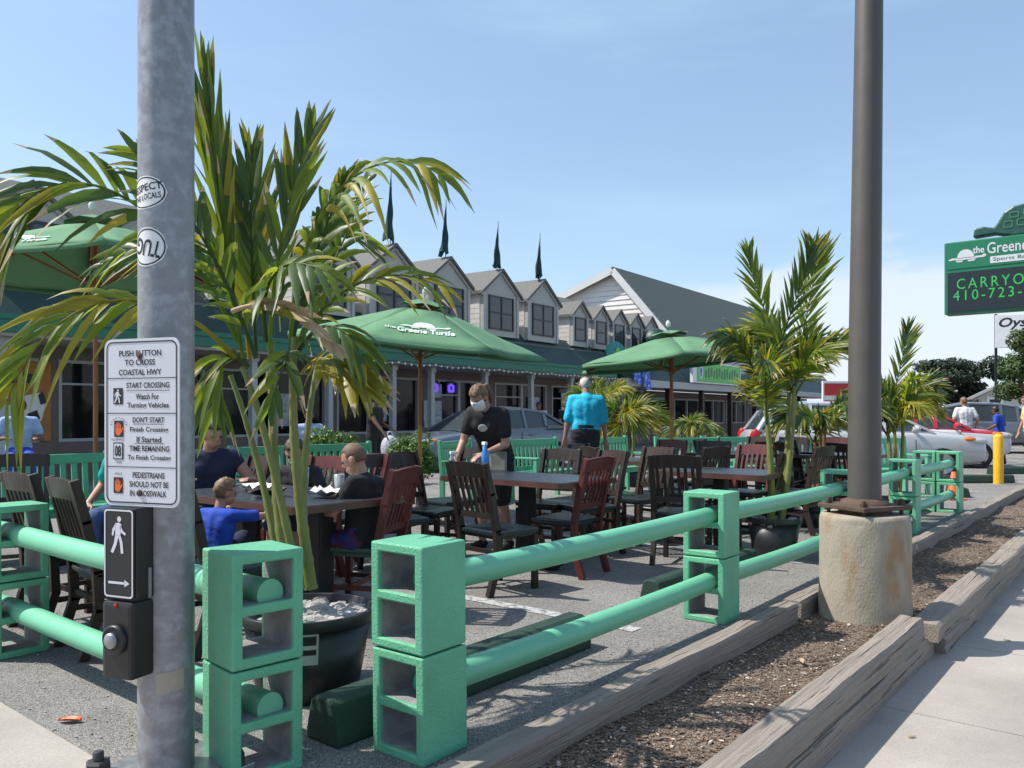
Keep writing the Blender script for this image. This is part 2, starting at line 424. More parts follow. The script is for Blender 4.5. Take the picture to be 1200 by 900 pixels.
# ---------------------------------------------------------------- writing
_tc = {}
def text_polys(body, bold=0.0, shear=0.0, sp=1.0):
    key = (body, bold, shear, sp)
    if key in _tc: return _tc[key]
    cu = bpy.data.curves.new("writing", 'FONT'); cu.body = body
    cu.resolution_u = 3; cu.offset = bold; cu.shear = shear; cu.space_character = sp
    ob = bpy.data.objects.new("writing", cu); COL.objects.link(ob)
    bpy.context.view_layer.update()
    dg = bpy.context.evaluated_depsgraph_get()
    me = bpy.data.meshes.new_from_object(ob.evaluated_get(dg))
    vs = [v.co.copy() for v in me.vertices]; fs = [tuple(p.vertices) for p in me.polygons]
    bpy.data.objects.remove(ob); bpy.data.curves.remove(cu); bpy.data.meshes.remove(me)
    x0, x1 = min(v.x for v in vs), max(v.x for v in vs); y0, y1 = min(v.y for v in vs), max(v.y for v in vs)
    vs = [((v.x-x0)/(x1-x0), (v.y-y0)/(y1-y0)) for v in vs]
    _tc[key] = (vs, fs); return _tc[key]
def write(mb, body, x0, x1, z0, z1, fn, bold=0.0, shear=0.0, sp=1.0):
    """fit the words into x0..x1, z0..z1 and place each point with fn(x, z)"""
    vs, fs = text_polys(body, bold, shear, sp)
    mb.add([fn(x0+(x1-x0)*a, z0+(z1-z0)*b) for a, b in vs], fs)
def poly_shape(mb, pts, fn):
    mb.add([fn(x, z) for x, z in pts], [tuple(range(len(pts)))])
def rrect(x0, x1, z0, z1, r, n=5):
    pts = []
    for cx, cz, a0 in ((x1-r, z0+r, -90), (x1-r, z1-r, 0), (x0+r, z1-r, 90), (x0+r, z0+r, 180)):
        for k in range(n+1):
            a = R(a0 + 90*k/n); pts.append((cx+r*math.cos(a), cz+r*math.sin(a)))
    return pts
def ring_shape(mb, o, i, fn):
    n = len(o)
    mb.add([fn(*p) for p in o] + [fn(*p) for p in i], [(k, (k+1)%n, n+(k+1)%n, n+k) for k in range(n)])

TURTLE_SHELL = [(-.30,.02),(-.27,.16),(-.20,.27),(-.08,.33),(.06,.33),(.18,.27),(.26,.15),(.30,.02)]
def turtle_logo(mb, s, ox, oz, fn, mi_shell=0, mi_line=1):
    """side view of a turtle: domed shell with plates, rim, head on the left, long flipper on the right"""
    def f(x, z, k=0): return fn(ox+x*s, oz+z*s)
    mb.mi = mi_shell
    poly_shape(mb, list(reversed(TURTLE_SHELL)), f)
    poly_shape(mb, [(-.36,-.06),(.36,-.06),(.33,.0),(-.33,.0)], f)
    poly_shape(mb, [(.30,-.03),(.62,-.03),(.70,.03),(.66,.10),(.58,.08),(.55,.04),(.32,.04)], f)
    poly_shape(mb, [(-.36,-.04),(-.30,.03),(-.48,.03),(-.62,-.03),(-.56,-.06)], f)
    poly_shape(mb, [(-.30,-.14),(-.12,-.14),(-.10,-.08),(-.34,-.08)], f)
    poly_shape(mb, [(.08,-.14),(.28,-.14),(.33,-.08),(.06,-.08)], f)
# ================================================================ GROUND
def ground_mat(name, base, dark, light, sc=180, patch=1.2, bump=.6, rough=.92, stain=.72):
    m = bpy.data.materials.new(name); m.use_nodes = True
    t = m.node_tree; L = t.links; b = t.nodes["Principled BSDF"]
    co = t.nodes.new("ShaderNodeTexCoord").outputs["Object"]
    vo = t.nodes.new("ShaderNodeTexVoronoi"); vo.inputs["Scale"].default_value = sc; L.new(co, vo.inputs[0])
    rp = t.nodes.new("ShaderNodeValToRGB"); e = rp.color_ramp.elements
    e[0].position, e[0].color = .1, (*dark, 1); e[1].position, e[1].color = .9, (*light, 1)
    mid = e.new(.5); mid.color = (*base, 1)
    sp = t.nodes.new("ShaderNodeSeparateColor"); L.new(vo.outputs["Color"], sp.inputs[0]); L.new(sp.outputs[0], rp.inputs[0])
    n2 = t.nodes.new("ShaderNodeTexNoise"); n2.inputs["Scale"].default_value = patch; n2.inputs["Detail"].default_value = 8
    n2.inputs["Roughness"].default_value = .6
    L.new(co, n2.inputs[0])
    mr = t.nodes.new("ShaderNodeMapRange"); mr.inputs[1].default_value = .3; mr.inputs[2].default_value = .7
    mr.inputs[3].default_value = .78; mr.inputs[4].default_value = 1.2; L.new(n2.outputs[0], mr.inputs[0])
    sc_ = t.nodes.new("ShaderNodeVectorMath"); sc_.operation = 'SCALE'
    st_ = t.nodes.new("ShaderNodeTexNoise"); st_.inputs["Scale"].default_value = .75; st_.inputs["Detail"].default_value = 3; L.new(co, st_.inputs[0])
    mq = t.nodes.new("ShaderNodeMapRange"); mq.interpolation_type = 'SMOOTHSTEP'; mq.inputs[1].default_value = .60; mq.inputs[2].default_value = .72; mq.inputs[3].default_value = 1.0; mq.inputs[4].default_value = stain; L.new(st_.outputs[0], mq.inputs[0])
    sd_ = t.nodes.new("ShaderNodeVectorMath"); sd_.operation = 'SCALE'; L.new(rp.outputs[0], sd_.inputs[0]); L.new(mq.outputs[0], sd_.inputs["Scale"]); L.new(sd_.outputs[0], sc_.inputs[0]); L.new(mr.outputs[0], sc_.inputs["Scale"]); L.new(sc_.outputs[0], b.inputs["Base Color"])
    b.inputs["Roughness"].default_value = rough; b.inputs["Specular IOR Level"].default_value = .3
    bp = t.nodes.new("ShaderNodeBump"); bp.inputs["Strength"].default_value = bump; bp.inputs["Distance"].default_value = .01
    L.new(vo.outputs["Distance"], bp.inputs["Height"]); L.new(bp.outputs[0], b.inputs["Normal"])
    return m
M['asphalt'] = ground_mat("weathered asphalt", (.225,.212,.196), (.12,.112,.105), (.37,.352,.33), 210, 1.0)
M['road'] = ground_mat("road asphalt", (.09,.088,.088), (.05,.05,.05), (.16,.155,.15), 95, 1.0)
M['walk'] = ground_mat("pavement concrete", (.35,.315,.28), (.31,.28,.25), (.39,.35,.315), 260, 0.9, .15)
M['mulch'] = ground_mat("mulch soil", (.15,.108,.08), (.075,.052,.038), (.28,.225,.18), 90, 2.2, 1.0)
M['stripe'] = mat("worn white road paint", (.40,.40,.39), .8, 0, .15, 30, col2=(.15,.145,.145), c2scale=22, c2lo=.47, c2hi=.62)
M['timber'] = mat("weathered timber", (.28,.24,.20), .88, 0, .22, 3, .7, 8, col2=(.09,.075,.065), c2scale=3.0, c2lo=.59, c2hi=.65, stretch=(.28,11,11))
M['chip'] = mat("bark chips", (.17,.12,.085), .9, 0, .5, 3)
M['chiplite'] = mat("pale chips", (.46,.40,.34), .9, 0, .3, 3)

def sheet(name, poly, z, m, kind='structure'):
    mb = MB(); mb.add([(p.x, p.y, z) for p in poly], [tuple(range(len(poly)))])
    return tag(mb.build(name, m), kind=kind)
FAR = 900
V_T0, V_T1 = -2.02, -1.90        # inner timber edge
SWZ = -0.26                      # pavement level below the lot
sheet("parking_lot", [uv(-60, V_T0+.03), uv(FAR, V_T0+.03), uv(FAR, -FAR), uv(-60, -FAR)], 0.0, 'asphalt')
sheet("road", [uv(-60, -1.0), uv(-60, FAR), uv(FAR, FAR), uv(FAR, -1.0)], SWZ-.15, 'road')
def slab(name, u0, u1, v0, v1, z0, z1, m):
    mb = MB(); a = [uv(u0,v0), uv(u1,v0), uv(u1,v1), uv(u0,v1)]
    mb.prism([(p.x,p.y) for p in reversed(a)], z0, z1)
    return tag(mb.build(name, m), kind='structure')
# pavement in bays with open joints
mb = MB()
for k in range(-2, 60):
    a = [uv(k*1.52+.004, -1.22), uv((k+1)*1.52-.004, -1.22), uv((k+1)*1.52-.004, 1.9), uv(k*1.52+.004, 1.9)]
    mb.prism([(p.x,p.y) for p in reversed(a)], SWZ-.14, SWZ)
tag(mb.build("pavement", 'walk'), kind='structure')
slab("kerb", -8, 95, 1.905, 2.05, SWZ-.15, SWZ+.002, 'walk')
# the cross walk the signal pole stands on
slab("crossing_pavement", -6, 1.335, -40, -1.95, -.3, .035, 'walk')
slab("pavement_ramp", -6, 1.0, -1.945, -1.225, -.3, -.12, 'walk')
# mulch bed
mb = MB(); nu, nv = 260, 8; vs=[]; fs=[]
for i in range(nu+1):
    for j in range(nv+1):
        u = .9 + 60*(i/nu)**1.6; v = -1.95 + .72*j/nv
        vs.append(uv(u, v, -.085 + .035*noise.noise(Vector((u*1.7, v*3, 0))) + .012*noise.noise(Vector((u*9, v*9, 3)))))
for i in range(nu):
    for j in range(nv):
        a = i*(nv+1)+j; fs.append((a, a+1, a+nv+2, a+nv+1))
mb.add([(p.x,p.y,p.z) for p in vs], [tuple(reversed(f)) for f in fs]); tag(mb.build("mulch_bed", 'mulch'), kind='structure')
mb = MB(); rg = random.Random(3)
for k in range(24000):
    u = .95 + 22*rg.random()**2.0; v = rg.uniform(-1.9, -1.33)
    z = -.082 + .035*noise.noise(Vector((u*1.7, v*3, 0)))
    s = rg.uniform(.003, .0085)*(1 if rg.random() < .93 else 1.8); l = s*rg.uniform(1, 2.6)
    q = Matrix.Rotation(rg.uniform(0, 6.28), 3, 'Z') @ Matrix.Rotation(rg.uniform(-.6,.6), 3, 'X')
    mb.mi = 1 if rg.random() < .13 else 0
    mb.box(uv(u, v, z+s*.25), (l, s, s*.35), q)
tag(mb.build("bark_chips", ['chip', 'chiplite']), "loose brown bark chips over the planting strip beside the pavement", "mulch", kind='stuff')
# gravel crumbs on the asphalt near the camera
mb = MB(); mb.smooth=False
for k in range(2600):
    u = rg.uniform(1.38, 9); v = -2.06 - 4.0*rg.random()**2
    s = rg.uniform(.003, .008)
    mb.sphere(uv(u, v, s*.4), (s, s*.8, s*.6), 5, 3)
tag(mb.build("gravel_crumbs", 'rock'), "tiny loose gravel on the worn asphalt", "gravel", kind='stuff')
# parking stripes
for u0 in (4.15, 6.95, 9.75, 12.5, 15.2):
    a = [uv(u0,-2.45), uv(u0+.11,-2.45), uv(u0+.11,-7.4), uv(u0,-7.4)]
    mb = MB(); mb.add([(p.x,p.y,.004) for p in a], [(0,1,2,3)]); mb.f = [tuple(reversed(f)) for f in mb.f]
    tag(mb.build("parking_stripe", 'stripe'), kind='structure')

# ---------------------------------------------------------------- landscape timbers
def timber(label, u0, u1, v0, v1, z0, z1, group=None, seed=0, skew=0.0):
    rg = random.Random(seed); L = u1-u0
    t = thing("landscape_timber", label, "timber", uv(u0, (v0+v1)/2, z0), R(FA), group)
    n = max(6, int(L/.14)); w = v1-v0; h = z1-z0
    mb = MB(); vs, fs = [], []
    prof = [(-.5,0),(-.5,.5),(-.5,.86),(-.42,1),(-.15,1.0),(-.02,1.0),(0.0,.955),(.02,1.0),(.2,1.0),(.42,1),(.5,.86),(.5,.45),(.5,0)]
    m = len(prof)
    for i in range(n+1):
        x = L*i/n
        for k,(a,b) in enumerate(prof):
            wob = .012*noise.noise(Vector((x*1.3+seed, a*3, b*3+seed))) + .006*noise.noise(Vector((x*6+seed, a*9, b*9)))
            crack = -.02*max(0, noise.noise(Vector((x*.9+seed*2, 5, 1)))) if k == 6 else 0
            y = -(a*w + (skew*x/L) ) + wob*.8 + (.03*noise.noise(Vector((x*1.1+seed,7,7))) if k==6 else 0)
            vs.append((x, y, b*h + (wob if b>.3 else 0) + crack))
    for i in range(n):
        for k in range(m-1):
            a = i*m+k; fs.append((a, a+m, a+m+1, a+1))
        fs.append((i*m, i*m+m-1, i*m+2*m-1, i*m+m))
    mb.add(vs, [tuple(reversed(f)) for f in fs]); mb.add(vs[:m], [tuple(range(m))]); mb.add(vs[-m:], [tuple(reversed(range(m)))])
    mb.build("beam", 'timber', t)
    return t
GT = "weathered timbers edging the planting strip"
def inner(u0, u1, lab, sd): timber(lab, u0, u1, V_T0, V_T1, -.09, .035, GT, sd)
inner(.9, 5.35, "long grey timber between asphalt and mulch, running to the concrete lamp base", 1)
inner(5.40, 8.6, "grey timber on the asphalt side of the mulch just past the lamp base", 2)
inner(8.63, 14.0, "far grey timber on the asphalt side of the mulch, beyond the last green post", 3)
inner(14.03, 24.0, "farthest grey timber along the asphalt edge near the yellow bollard", 4)
timber("big cracked grey timber in the foreground along the pavement, ending before the lamp base", 1.0, 5.55, -1.33, -1.185, -.125, .01, GT, 5)
timber("lower timber under the cracked foreground beam beside the pavement", 1.0, 5.75, -1.315, -1.17, SWZ-.01, -.13, GT, 6)
timber("upper kerb timber right of the lamp base with its cut end facing the camera", 5.62, 9.2, -1.30, -1.12, -.15, -.035, GT, 7)
timber("lower kerb timber right of the lamp base, set on the pavement", 5.80, 9.4, -1.29, -1.11, SWZ-.01, -.155, GT, 8)
timber("upper kerb timber farther up the pavement, third along the row", 9.23, 14.5, -1.31, -1.13, -.15, -.03, GT, 9)
timber("lower kerb timber farther up the pavement, under the third one", 9.43, 14.6, -1.30, -1.12, SWZ-.01, -.155, GT, 10)
timber("last upper kerb timber far up the pavement", 14.53, 26, -1.31, -1.13, -.15, -.03, GT, 11)
timber("last lower kerb timber far up the pavement", 14.63, 26, -1.30, -1.12, SWZ-.01, -.155, GT, 12)

# ================================================================ CINDER BLOCK FENCES
def cinder_block(mb, W, D, H, T, rg):
    """hole axis along local y; W across, D through, H tall; origin at bottom centre"""
    ft = .04; b = .036
    xs = [-W/2, -W/2+ft, W/2-ft, W/2]
    zs = [0, b, H/2-b/2, H/2+b/2, H-b, H]
    def filled(i, k): return not (i == 1 and k in (1, 3))
    def tap(x, y, z, hole):
        return T @ Vector((x, y, z))
    for i in range(3):
        for k in range(5):
            if not filled(i, k): continue
            x0,x1,z0,z1 = xs[i],xs[i+1],zs[k],zs[k+1]
            mb.mi = 0
            mb.add([tap(x0,-D/2,z0,0),tap(x1,-D/2,z0,0),tap(x1,-D/2,z1,0),tap(x0,-D/2,z1,0)],[(0,1,2,3)])
            mb.add([tap(x0,D/2,z0,0),tap(x1,D/2,z0,0),tap(x1,D/2,z1,0),tap(x0,D/2,z1,0)],[(3,2,1,0)])
            for (di,dk,q) in ((-1,0,((x0,z1),(x0,z0))),(1,0,((x1,z0),(x1,z1))),(0,-1,((x0,z0),(x1,z0))),(0,1,((x1,z1),(x0,z1)))):
                ni,nk = i+di,k+dk
                inside = 0<=ni<3 and 0<=nk<5
                if inside and filled(ni,nk): continue
                (a,c),(e,g) = q
                if inside:
                    # painted lip, then raw concrete deeper in
                    d1 = -D/2+.018; d2 = D/2-.018
                    mb.mi = 0
                    mb.add([tap(a,-D/2,c,1),tap(a,d1,c,1),tap(e,d1,g,1),tap(e,-D/2,g,1)],[(0,1,2,3)])
                    mb.add([tap(a,d2,c,1),tap(a,D/2,c,1),tap(e,D/2,g,1),tap(e,d2,g,1)],[(0,1,2,3)])
                    mb.mi = 1
                    mb.add([tap(a,d1,c,1),tap(a,d2,c,1),tap(e,d2,g,1),tap(e,d1,g,1)],[(0,1,2,3)])
                else:
                    mb.mi = 0
                    mb.add([tap(a,-D/2,c,0),tap(a,D/2,c,0),tap(e,D/2,g,0),tap(e,-D/2,g,0)],[(0,1,2,3)])
def block_post(parent, loc, rz, seed, W=.272, D=.24):
    rg = random.Random(seed)
    z = 0.0
    for k in range(2):
        H = .397
        T = Matrix.Translation(Vector(loc)+Vector((rg.uniform(-.004,.004), rg.uniform(-.004,.004), z))) @ Matrix.Rotation(rz+R(rg.uniform(-1.2,1.2)), 4, 'Z') @ Matrix.Rotation(R(rg.uniform(-.5,.5)), 4, 'X')
        mb = MB(); cinder_block(mb, W, D, H, T, rg)
        # merge so the bevel runs along the arrises
        o = mb.build("cinder_block", ['mint', 'block'], parent, world=True)
        bm = bmesh.new(); bm.from_mesh(o.data); bmesh.ops.remove_doubles(bm, verts=bm.verts, dist=.0005)
        bmesh.ops.recalc_face_normals(bm, faces=bm.faces); bm.to_mesh(o.data); bm.free()
        md = o.modifiers.new("bevel", 'BEVEL'); md.width = .007; md.segments = 2; md.limit_method = 'ANGLE'; md.angle_limit = R(50)
        z += H + .006
def rail(parent, a, b, r=.056, seed=0):
    mb = MB(); n = 14
    a, b = Vector(a), Vector(b)
    pts = [a.lerp(b, k/n) + Vector((0,0,.012*math.sin(math.pi*k/n)*-1)) for k in range(n+1)]
    mb.tube(pts, r, 20)
    mb.build("rail_pipe", 'mintpipe', parent, world=True, bevel=.006)

VF = -2.105 - .125               # centre line of the street fence
fr = thing("street_fence", "mint green fence of cinder block posts and round rails along the planting strip", "fence", uv(2.19, VF))
US = [2.19, 4.75, 7.32, 9.55, 11.9]
for i, u in enumerate(US):
    block_post(fr, uv(u, VF), R(FA)-R(90), 20+i)
block_post(fr, uv(11.9, VF-.29), R(FA)-R(90), 40)
zb = (.405+.235, .235)
for i in range(len(US)-1):
    for z in zb:
        e0 = .06 if i else -.02
        rail(fr, uv(US[i]+.02+(.0 if i==0 else .0), VF+.012*(i%2), z+.012*(i%2)), uv(US[i+1]-.0+.02, VF+.012*((i+1)%2)-.0, z+.012*((i+1)%2)-.0)) if i == 0 else \
        rail(fr, uv(US[i]+.035, VF+.012*(i%2), z+.012*(i%2)), uv(US[i+1]+.02, VF+.012*((i+1)%2), z+.012*((i+1)%2)))
fl = thing("side_fence", "mint green cinder block and rail fence behind the signal pole, turning the corner", "fence", uv(1.705, -2.57))
VS = [-2.565, -4.84, -7.1, -9.3]
for i, v in enumerate(VS):
    block_post(fl, uv(1.705, v) if i else uv(1.69, v-.01), R(FA)-(R(7) if i == 0 else 0), 60+i)
for i in range(3):
    for z in zb:
        rail(fl, uv(1.705, VS[i]+(.075 if i == 0 else -.03), z), uv(1.705, VS[i+1]-.02, z), .054)

# ---------------------------------------------------------------- wheel stops
def wheel_stop(label, c, rz, L=1.8, m='stop', H=.15, W=.17):
    t = thing("wheel_stop", label, "wheel stop", c, rz, "painted concrete wheel stops")
    mb = MB(); n = 8
    prof = [(-W/2,0),(W/2,0),(W/2,.04),(W*.36,H*.9),(W*.2,H),(-W*.2,H),(-W*.36,H*.9),(-W/2,.04)]
    T = Matrix(((0,0,1,0),(1,0,0,0),(0,1,0,0),(0,0,0,1)))
    mb.prism(prof, -L/2, L/2, T)
    mb.build("stop_bar", m, t, bevel=.012)
    return t
wheel_stop("shade-darkened green wheel stop behind the nearest block post, partly under the low rail", uv(2.86, -2.56), R(FA), 1.75, H=.18, W=.2)
wheel_stop("shade-darkened green wheel stop behind the second block post by a palm pot", uv(5.75, -2.75), R(FA), 1.7)
wheel_stop("green wheel stop on the asphalt just past the orange cone", G(1122, 13.0), R(FA)+R(20), 1.1, 'stop')
wheel_stop("green wheel stop crosswise in front of the silver car", G(1142, 15.2), R(5), 1.5, 'stop')
wheel_stop("farthest light green wheel stop beyond the yellow bollard", G(1188, 17.5), R(10), 1.2, 'stop')
# ================================================================ RESTAURANT BUILDING
BA = math.atan2(.805, .593)
def bpt(t, w, z=0.0):
    return Vector((.593*t-.805*w, 25+.805*t+.593*w, z))
bld = thing("restaurant_building", "long low restaurant with green awning roof, shingle roof and a row of white dormers", "building", bpt(0, 0), BA)
T0, T1 = -17.0, 12.0
WB = 1.5                                        # storefront is set back under the eave
def lbox(mb, t0, t1, w0, w1, z0, z1, **k): mb.box(((t0+t1)/2, (w0+w1)/2, (z0+z1)/2), (t1-t0, w1-w0, z1-z0), **k)
# main roof
EZ, RZ, RW = 3.05, 6.55, 5.0
mb = MB()
zr = lambda w: EZ + (RZ-EZ)*(w-.55)/(RW-.55)
mb.prism([(.55, EZ+.55), (RW, RZ), (2*RW, EZ), (2*RW, EZ-.12), (RW, RZ-.14), (.55, EZ-.1)][::-1], T0, T1, Matrix(((0,0,1,0),(1,0,0,0),(0,1,0,0),(0,0,0,1))))
mb.build("roof", 'shingle', bld)
# eave / awning roof: dark green slope with a green fascia
mb = MB()
mb.prism([(-.05, 2.93), (.9, 3.95), (1.0, 3.95), (1.0, 2.93)][::-1], T0, 6.4, Matrix(((0,0,1,0),(1,0,0,0),(0,1,0,0),(0,0,0,1))))
mb.build("awning_roof", 'awning', bld)
mb = MB(); lbox(mb, T0, 6.4, -.14, -.055, 2.66, 2.95); lbox(mb, T0, 6.4, -.17, -.143, 2.87, 2.96)
mb.build("fascia", 'fascia', bld)
mb = MB(); lbox(mb, T0, 6.4, -.05, WB, 2.6, 2.66); lbox(mb, T0, 6.4, 1.02, 1.2, 2.67, 3.6); mb.build("soffit", 'soffit', bld)
# wall with openings: knee wall + piers + header, panes and frames as parts
mb = MB()
lbox(mb, T0, T1, WB, WB+.2, 0, .75); lbox(mb, T0, T1, WB, WB+.2, 2.35, 3.3)
lbox(mb, T0, T0+.3, WB+.2, 9, 0, 3.2)
for t in (-12.9, -9.4, -5.9, -2.4, .9, 4.3, 7.8, 11.8): lbox(mb, t-.18, t+.18, WB+.005, WB+.195, .75, 2.35)
mb.build("wall", 'wallbrown', bld)
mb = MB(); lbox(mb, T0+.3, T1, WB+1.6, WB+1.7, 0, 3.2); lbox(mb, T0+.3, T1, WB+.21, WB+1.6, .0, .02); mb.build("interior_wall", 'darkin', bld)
piers = (-16.6, -12.9, -9.4, -5.9, -2.4, .9, 4.3, 7.8, 11.8)
for a, b in zip(piers[:-1], piers[1:]):
    a += .18; b -= .18; n = 2
    for k in range(n):
        x0 = a+(b-a)*k/n; x1 = a+(b-a)*(k+1)/n
        mb = MB(); lbox(mb, x0+.05, x1-.05, WB+.09, WB+.1, .8, 2.3)
        wn = mb.build("storefront_window", 'winglass', bld)
        mb = MB()
        lbox(mb, x0, x0+.06, WB-.01, WB+.12, .755, 2.345); lbox(mb, x1-.06, x1, WB-.01, WB+.12, .755, 2.345)
        lbox(mb, x0+.06, x1-.06, WB-.01, WB+.12, .755, .815); lbox(mb, x0+.06, x1-.06, WB-.01, WB+.12, 2.285, 2.345)
        if k == 0: lbox(mb, x0+.06, x1-.06, WB, WB+.11, 1.86, 1.9)
        mb.build("window_frame", 'trimgrey', wn)
# eave posts
for t in (-14.2, -11.7, -9.2, -7.05, -4.9, -3.4, -1.0, 1.4, 3.8, 6.2):
    mb = MB(); lbox(mb, t-.07, t+.07, .2, .34, 0, 2.598); lbox(mb, t-.1, t+.1, .17, .37, 2.45, 2.597); lbox(mb, t-.1, t+.1, .17, .37, 0, .15)
    mb.build("eave_post", 'trimgrey', bld)
# dormers
def dormer(tc, wid, pz, ez, bz, wf=.62, small=False):
    h = wid/2
    mb = MB()
    TX = Matrix.Translation((tc, 0, 0)) @ Matrix(((1,0,0,0),(0,0,1,0),(0,1,0,0),(0,0,0,1)))
    wb = RW*.93
    # front gable wall
    mb.prism([(-h, bz), (h, bz), (h, ez), (0, pz-.06), (-h, ez)][::-1], wf, wf+.12, TX)
    d = mb.build("dormer", 'sidingshade', bld)
    mb = MB()
    for sx in (-1, 1):
        mb.box((tc+sx*(h-.06), (wf+.12+wb)/2, (bz+ez)/2), (.12, wb-wf-.12, ez-bz))
        for k in range(int((ez-bz)/.16)):
            z = bz+.08+k*.16
            mb.box((tc+sx*(h+.006), (wf+.1+wb)/2, z), (.016, wb-wf-.12, .13), Matrix.Rotation(sx*.06, 3, 'Y'))
    mb.build("dormer_side", 'siding', d)
    mb = MB()
    ov = .13
    sl = (pz-ez)/h
    for sx in (-1, 1):
        a = Vector((tc, 0, pz+.03)); b = Vector((tc+sx*(h+ov), 0, ez-sl*ov+.03))
        p = [a, b, b-Vector((0,0,.09)), a-Vector((0,0,.09))]
        q = [v+Vector((0, wf-.12, 0)) for v in p] + [v+Vector((0, wb+.5, 0)) for v in p]
        mb.add(q, [(0,1,2,3),(7,6,5,4),(0,4,5,1),(1,5,6,2),(2,6,7,3),(3,7,4,0)] if sx > 0 else [(3,2,1,0),(4,5,6,7),(1,5,4,0),(2,6,5,1),(3,7,6,2),(0,4,7,3)])
    mb.build("dormer_roof", 'shingle', d)
    mb = MB()
    for sx in (-1, 1):                                  # rake boards
        mb.bar((tc+sx*.02, wf-.03, pz-.10), (tc+sx*(h+ov-.02), wf-.03, ez-sl*ov-.10+.03), .05, .11)
    mb.box((tc-h+.05, wf-.02, (bz+ez)/2), (.1, .035, ez-bz)); mb.box((tc+h-.05, wf-.02, (bz+ez)/2), (.1, .035, ez-bz))
    mb.build("dormer_trim", 'trimgrey', d)
    ww, z0, z1 = wid*.66, bz+.22, ez-.18
    mb = MB(); mb.box((tc, wf-.02, (z0+z1)/2), (ww-.02, .012, z1-z0-.02)); wn = mb.build("window", 'dormerglass', d)
    mb = MB()
    for x in ((-ww/2, 0, ww/2) if not small else (-ww/2, ww/2)): mb.box((tc+x, wf-.025, (z0+z1)/2), (.06, .05, z1-z0+.06))
    for z in (z0, (z0+z1)/2, z1): mb.box((tc, wf-.022, z), (ww-.065, .04, .05))
    f = mb.build("window_frame", 'winframe', d)
DOR = [-13.9, -11.55, -9.2, -6.85, -4.5, -2.25, .25, 2.6]
for t in DOR[3:]: dormer(t, 1.85, 5.85, 5.15, 3.75)
for t in (-13.6, -11.4, -9.3): dormer(t, 1.4, 5.42, 4.9, 3.75)
for t in (5.0, 6.5, 7.9, 9.3, 10.6): dormer(t, 1.05, 5.38, 4.95, 3.75, small=True)
# string of bulbs along the eave
st = thing("string_lights", "string of small round bulbs along the green fascia of the restaurant eave", "string lights", bpt(-8, -.2, 2.6), BA)
mb = MB(); pts = []
for k in range(61): pts.append((k*.235, -.02, .06-.05*abs(math.sin(k*math.pi/6))))
mb.tube(pts, .006, 4); mb.build("cord", 'blackplastic', st)
mb = MB(); mb.sphere((0,0,0), (.028,.028,.036), 8, 6); b0 = None
for k in range(0, 61, 1):
    if b0 is None: b0 = mb.build("bulb", 'bulb', st); b0.location = pts[0]; c = b0
    else: c = b0.copy(); COL.objects.link(c); c.parent = st
    c.location = (pts[k][0], pts[k][1], pts[k][2]-.04)
# flags over the dormers
for (t, lab, h, sd) in ((-4.5, "tall furled dark green flag on the dormer left of the middle, beside the palm fronds", 1.9, 1), (-2.25, "furled dark green flag on the second dormer in front of the sky", 1.6, 2),
                        (.25, "thin furled dark green flag on the third dormer from the left", 1.45, 3), (2.6, "furled dark green flag on the last large dormer, nearest the white gable", 1.5, 4)):
    p = bpt(t, .75, 5.84); f = thing("roof_flag", lab, "flag", p, BA, "furled flags on the dormer peaks")
    rg = random.Random(sd)
    mb = MB(); mb.tube([(0,0,0),(0.03,0,h+.12)], .014, 6); mb.build("flag_pole", 'steel', f)
    mb = MB(); n=14; vs=[]; fs=[]
    for i in range(n+1):
        a = i/n; z = .12+(h-.12)*a; r = .15*(1-a)**1.3+.012
        r *= 1+.10*math.sin(i*1.1+sd)
        for k in range(9):
            an = 2*math.pi*k/9; rr = r*(1+.35*math.sin(3*an+i*.35+sd))
            vs.append((.03*a - .08*(1-a) + rr*math.cos(an), rr*.6*math.sin(an), z + (.1*rg.uniform(-1,1) if i == 0 else 0)))
    for i in range(n):
        for k in range(9):
            a,b=i*9+k, i*9+(k+1)%9; fs.append((a,b,b+9,a+9))
    mb.add(vs, fs, True); mb.build("flag_cloth", 'flag', f)

# ---- big gable building behind
gb = thing("gabled_building", "taller white sided building with a big gable and grey green roof behind the dormers", "building", bpt(12, 0), BA)
g0, g1, wp, zp, wr, zr_, wl, zl = 0.0, 20.0, 3.03, 7.7, .77, 5.1, 7.2, 6.25
TZ = Matrix(((0,0,1,0),(1,0,0,0),(0,1,0,0),(0,0,0,1)))
mb = MB(); mb.prism([(wr, 2.75), (wl, 2.75), (wl, zl), (wp, zp), (wr, zr_)], g0, g1, TZ)
# clapboards on the gable end
for k in range(24):
    z = 2.6+k*.225
    if z > zp-.15: break
    a = wr if z < zr_ else wr+(z-zr_)/(zp-zr_)*(wp-wr)
    b = wl if z < zl else wl-(z-zl)/(zp-zl)*(wl-wp)
    mb.box((g0-.02, (a+b)/2, z+.11), (.03, b-a, .222), Matrix.Rotation(.14, 3, 'Y'))
mb.build("wall", 'siding', gb)
mb = MB()
for (wa, za, wb_, zb_) in ((wp, zp, wr-.45, zr_-.52), (wp, zp, wl+.4, zl-.14)):
    s = 1 if wb_ > wa else -1
    p = [(-.32, wa, za+.05), (-.32, wb_, zb_+.05), (-.32, wb_, zb_+.2), (-.32, wa, za+.2)]
    q = [(g1, y, z) for _, y, z in p]
    F_ = [(0,1,2,3),(7,6,5,4),(0,4,5,1),(1,5,6,2),(2,6,7,3),(3,7,4,0)]
    mb.add(p+q, F_ if s < 0 else [tuple(reversed(f)) for f in F_])
mb.build("roof", 'shinglegreen', gb)
mb = MB()
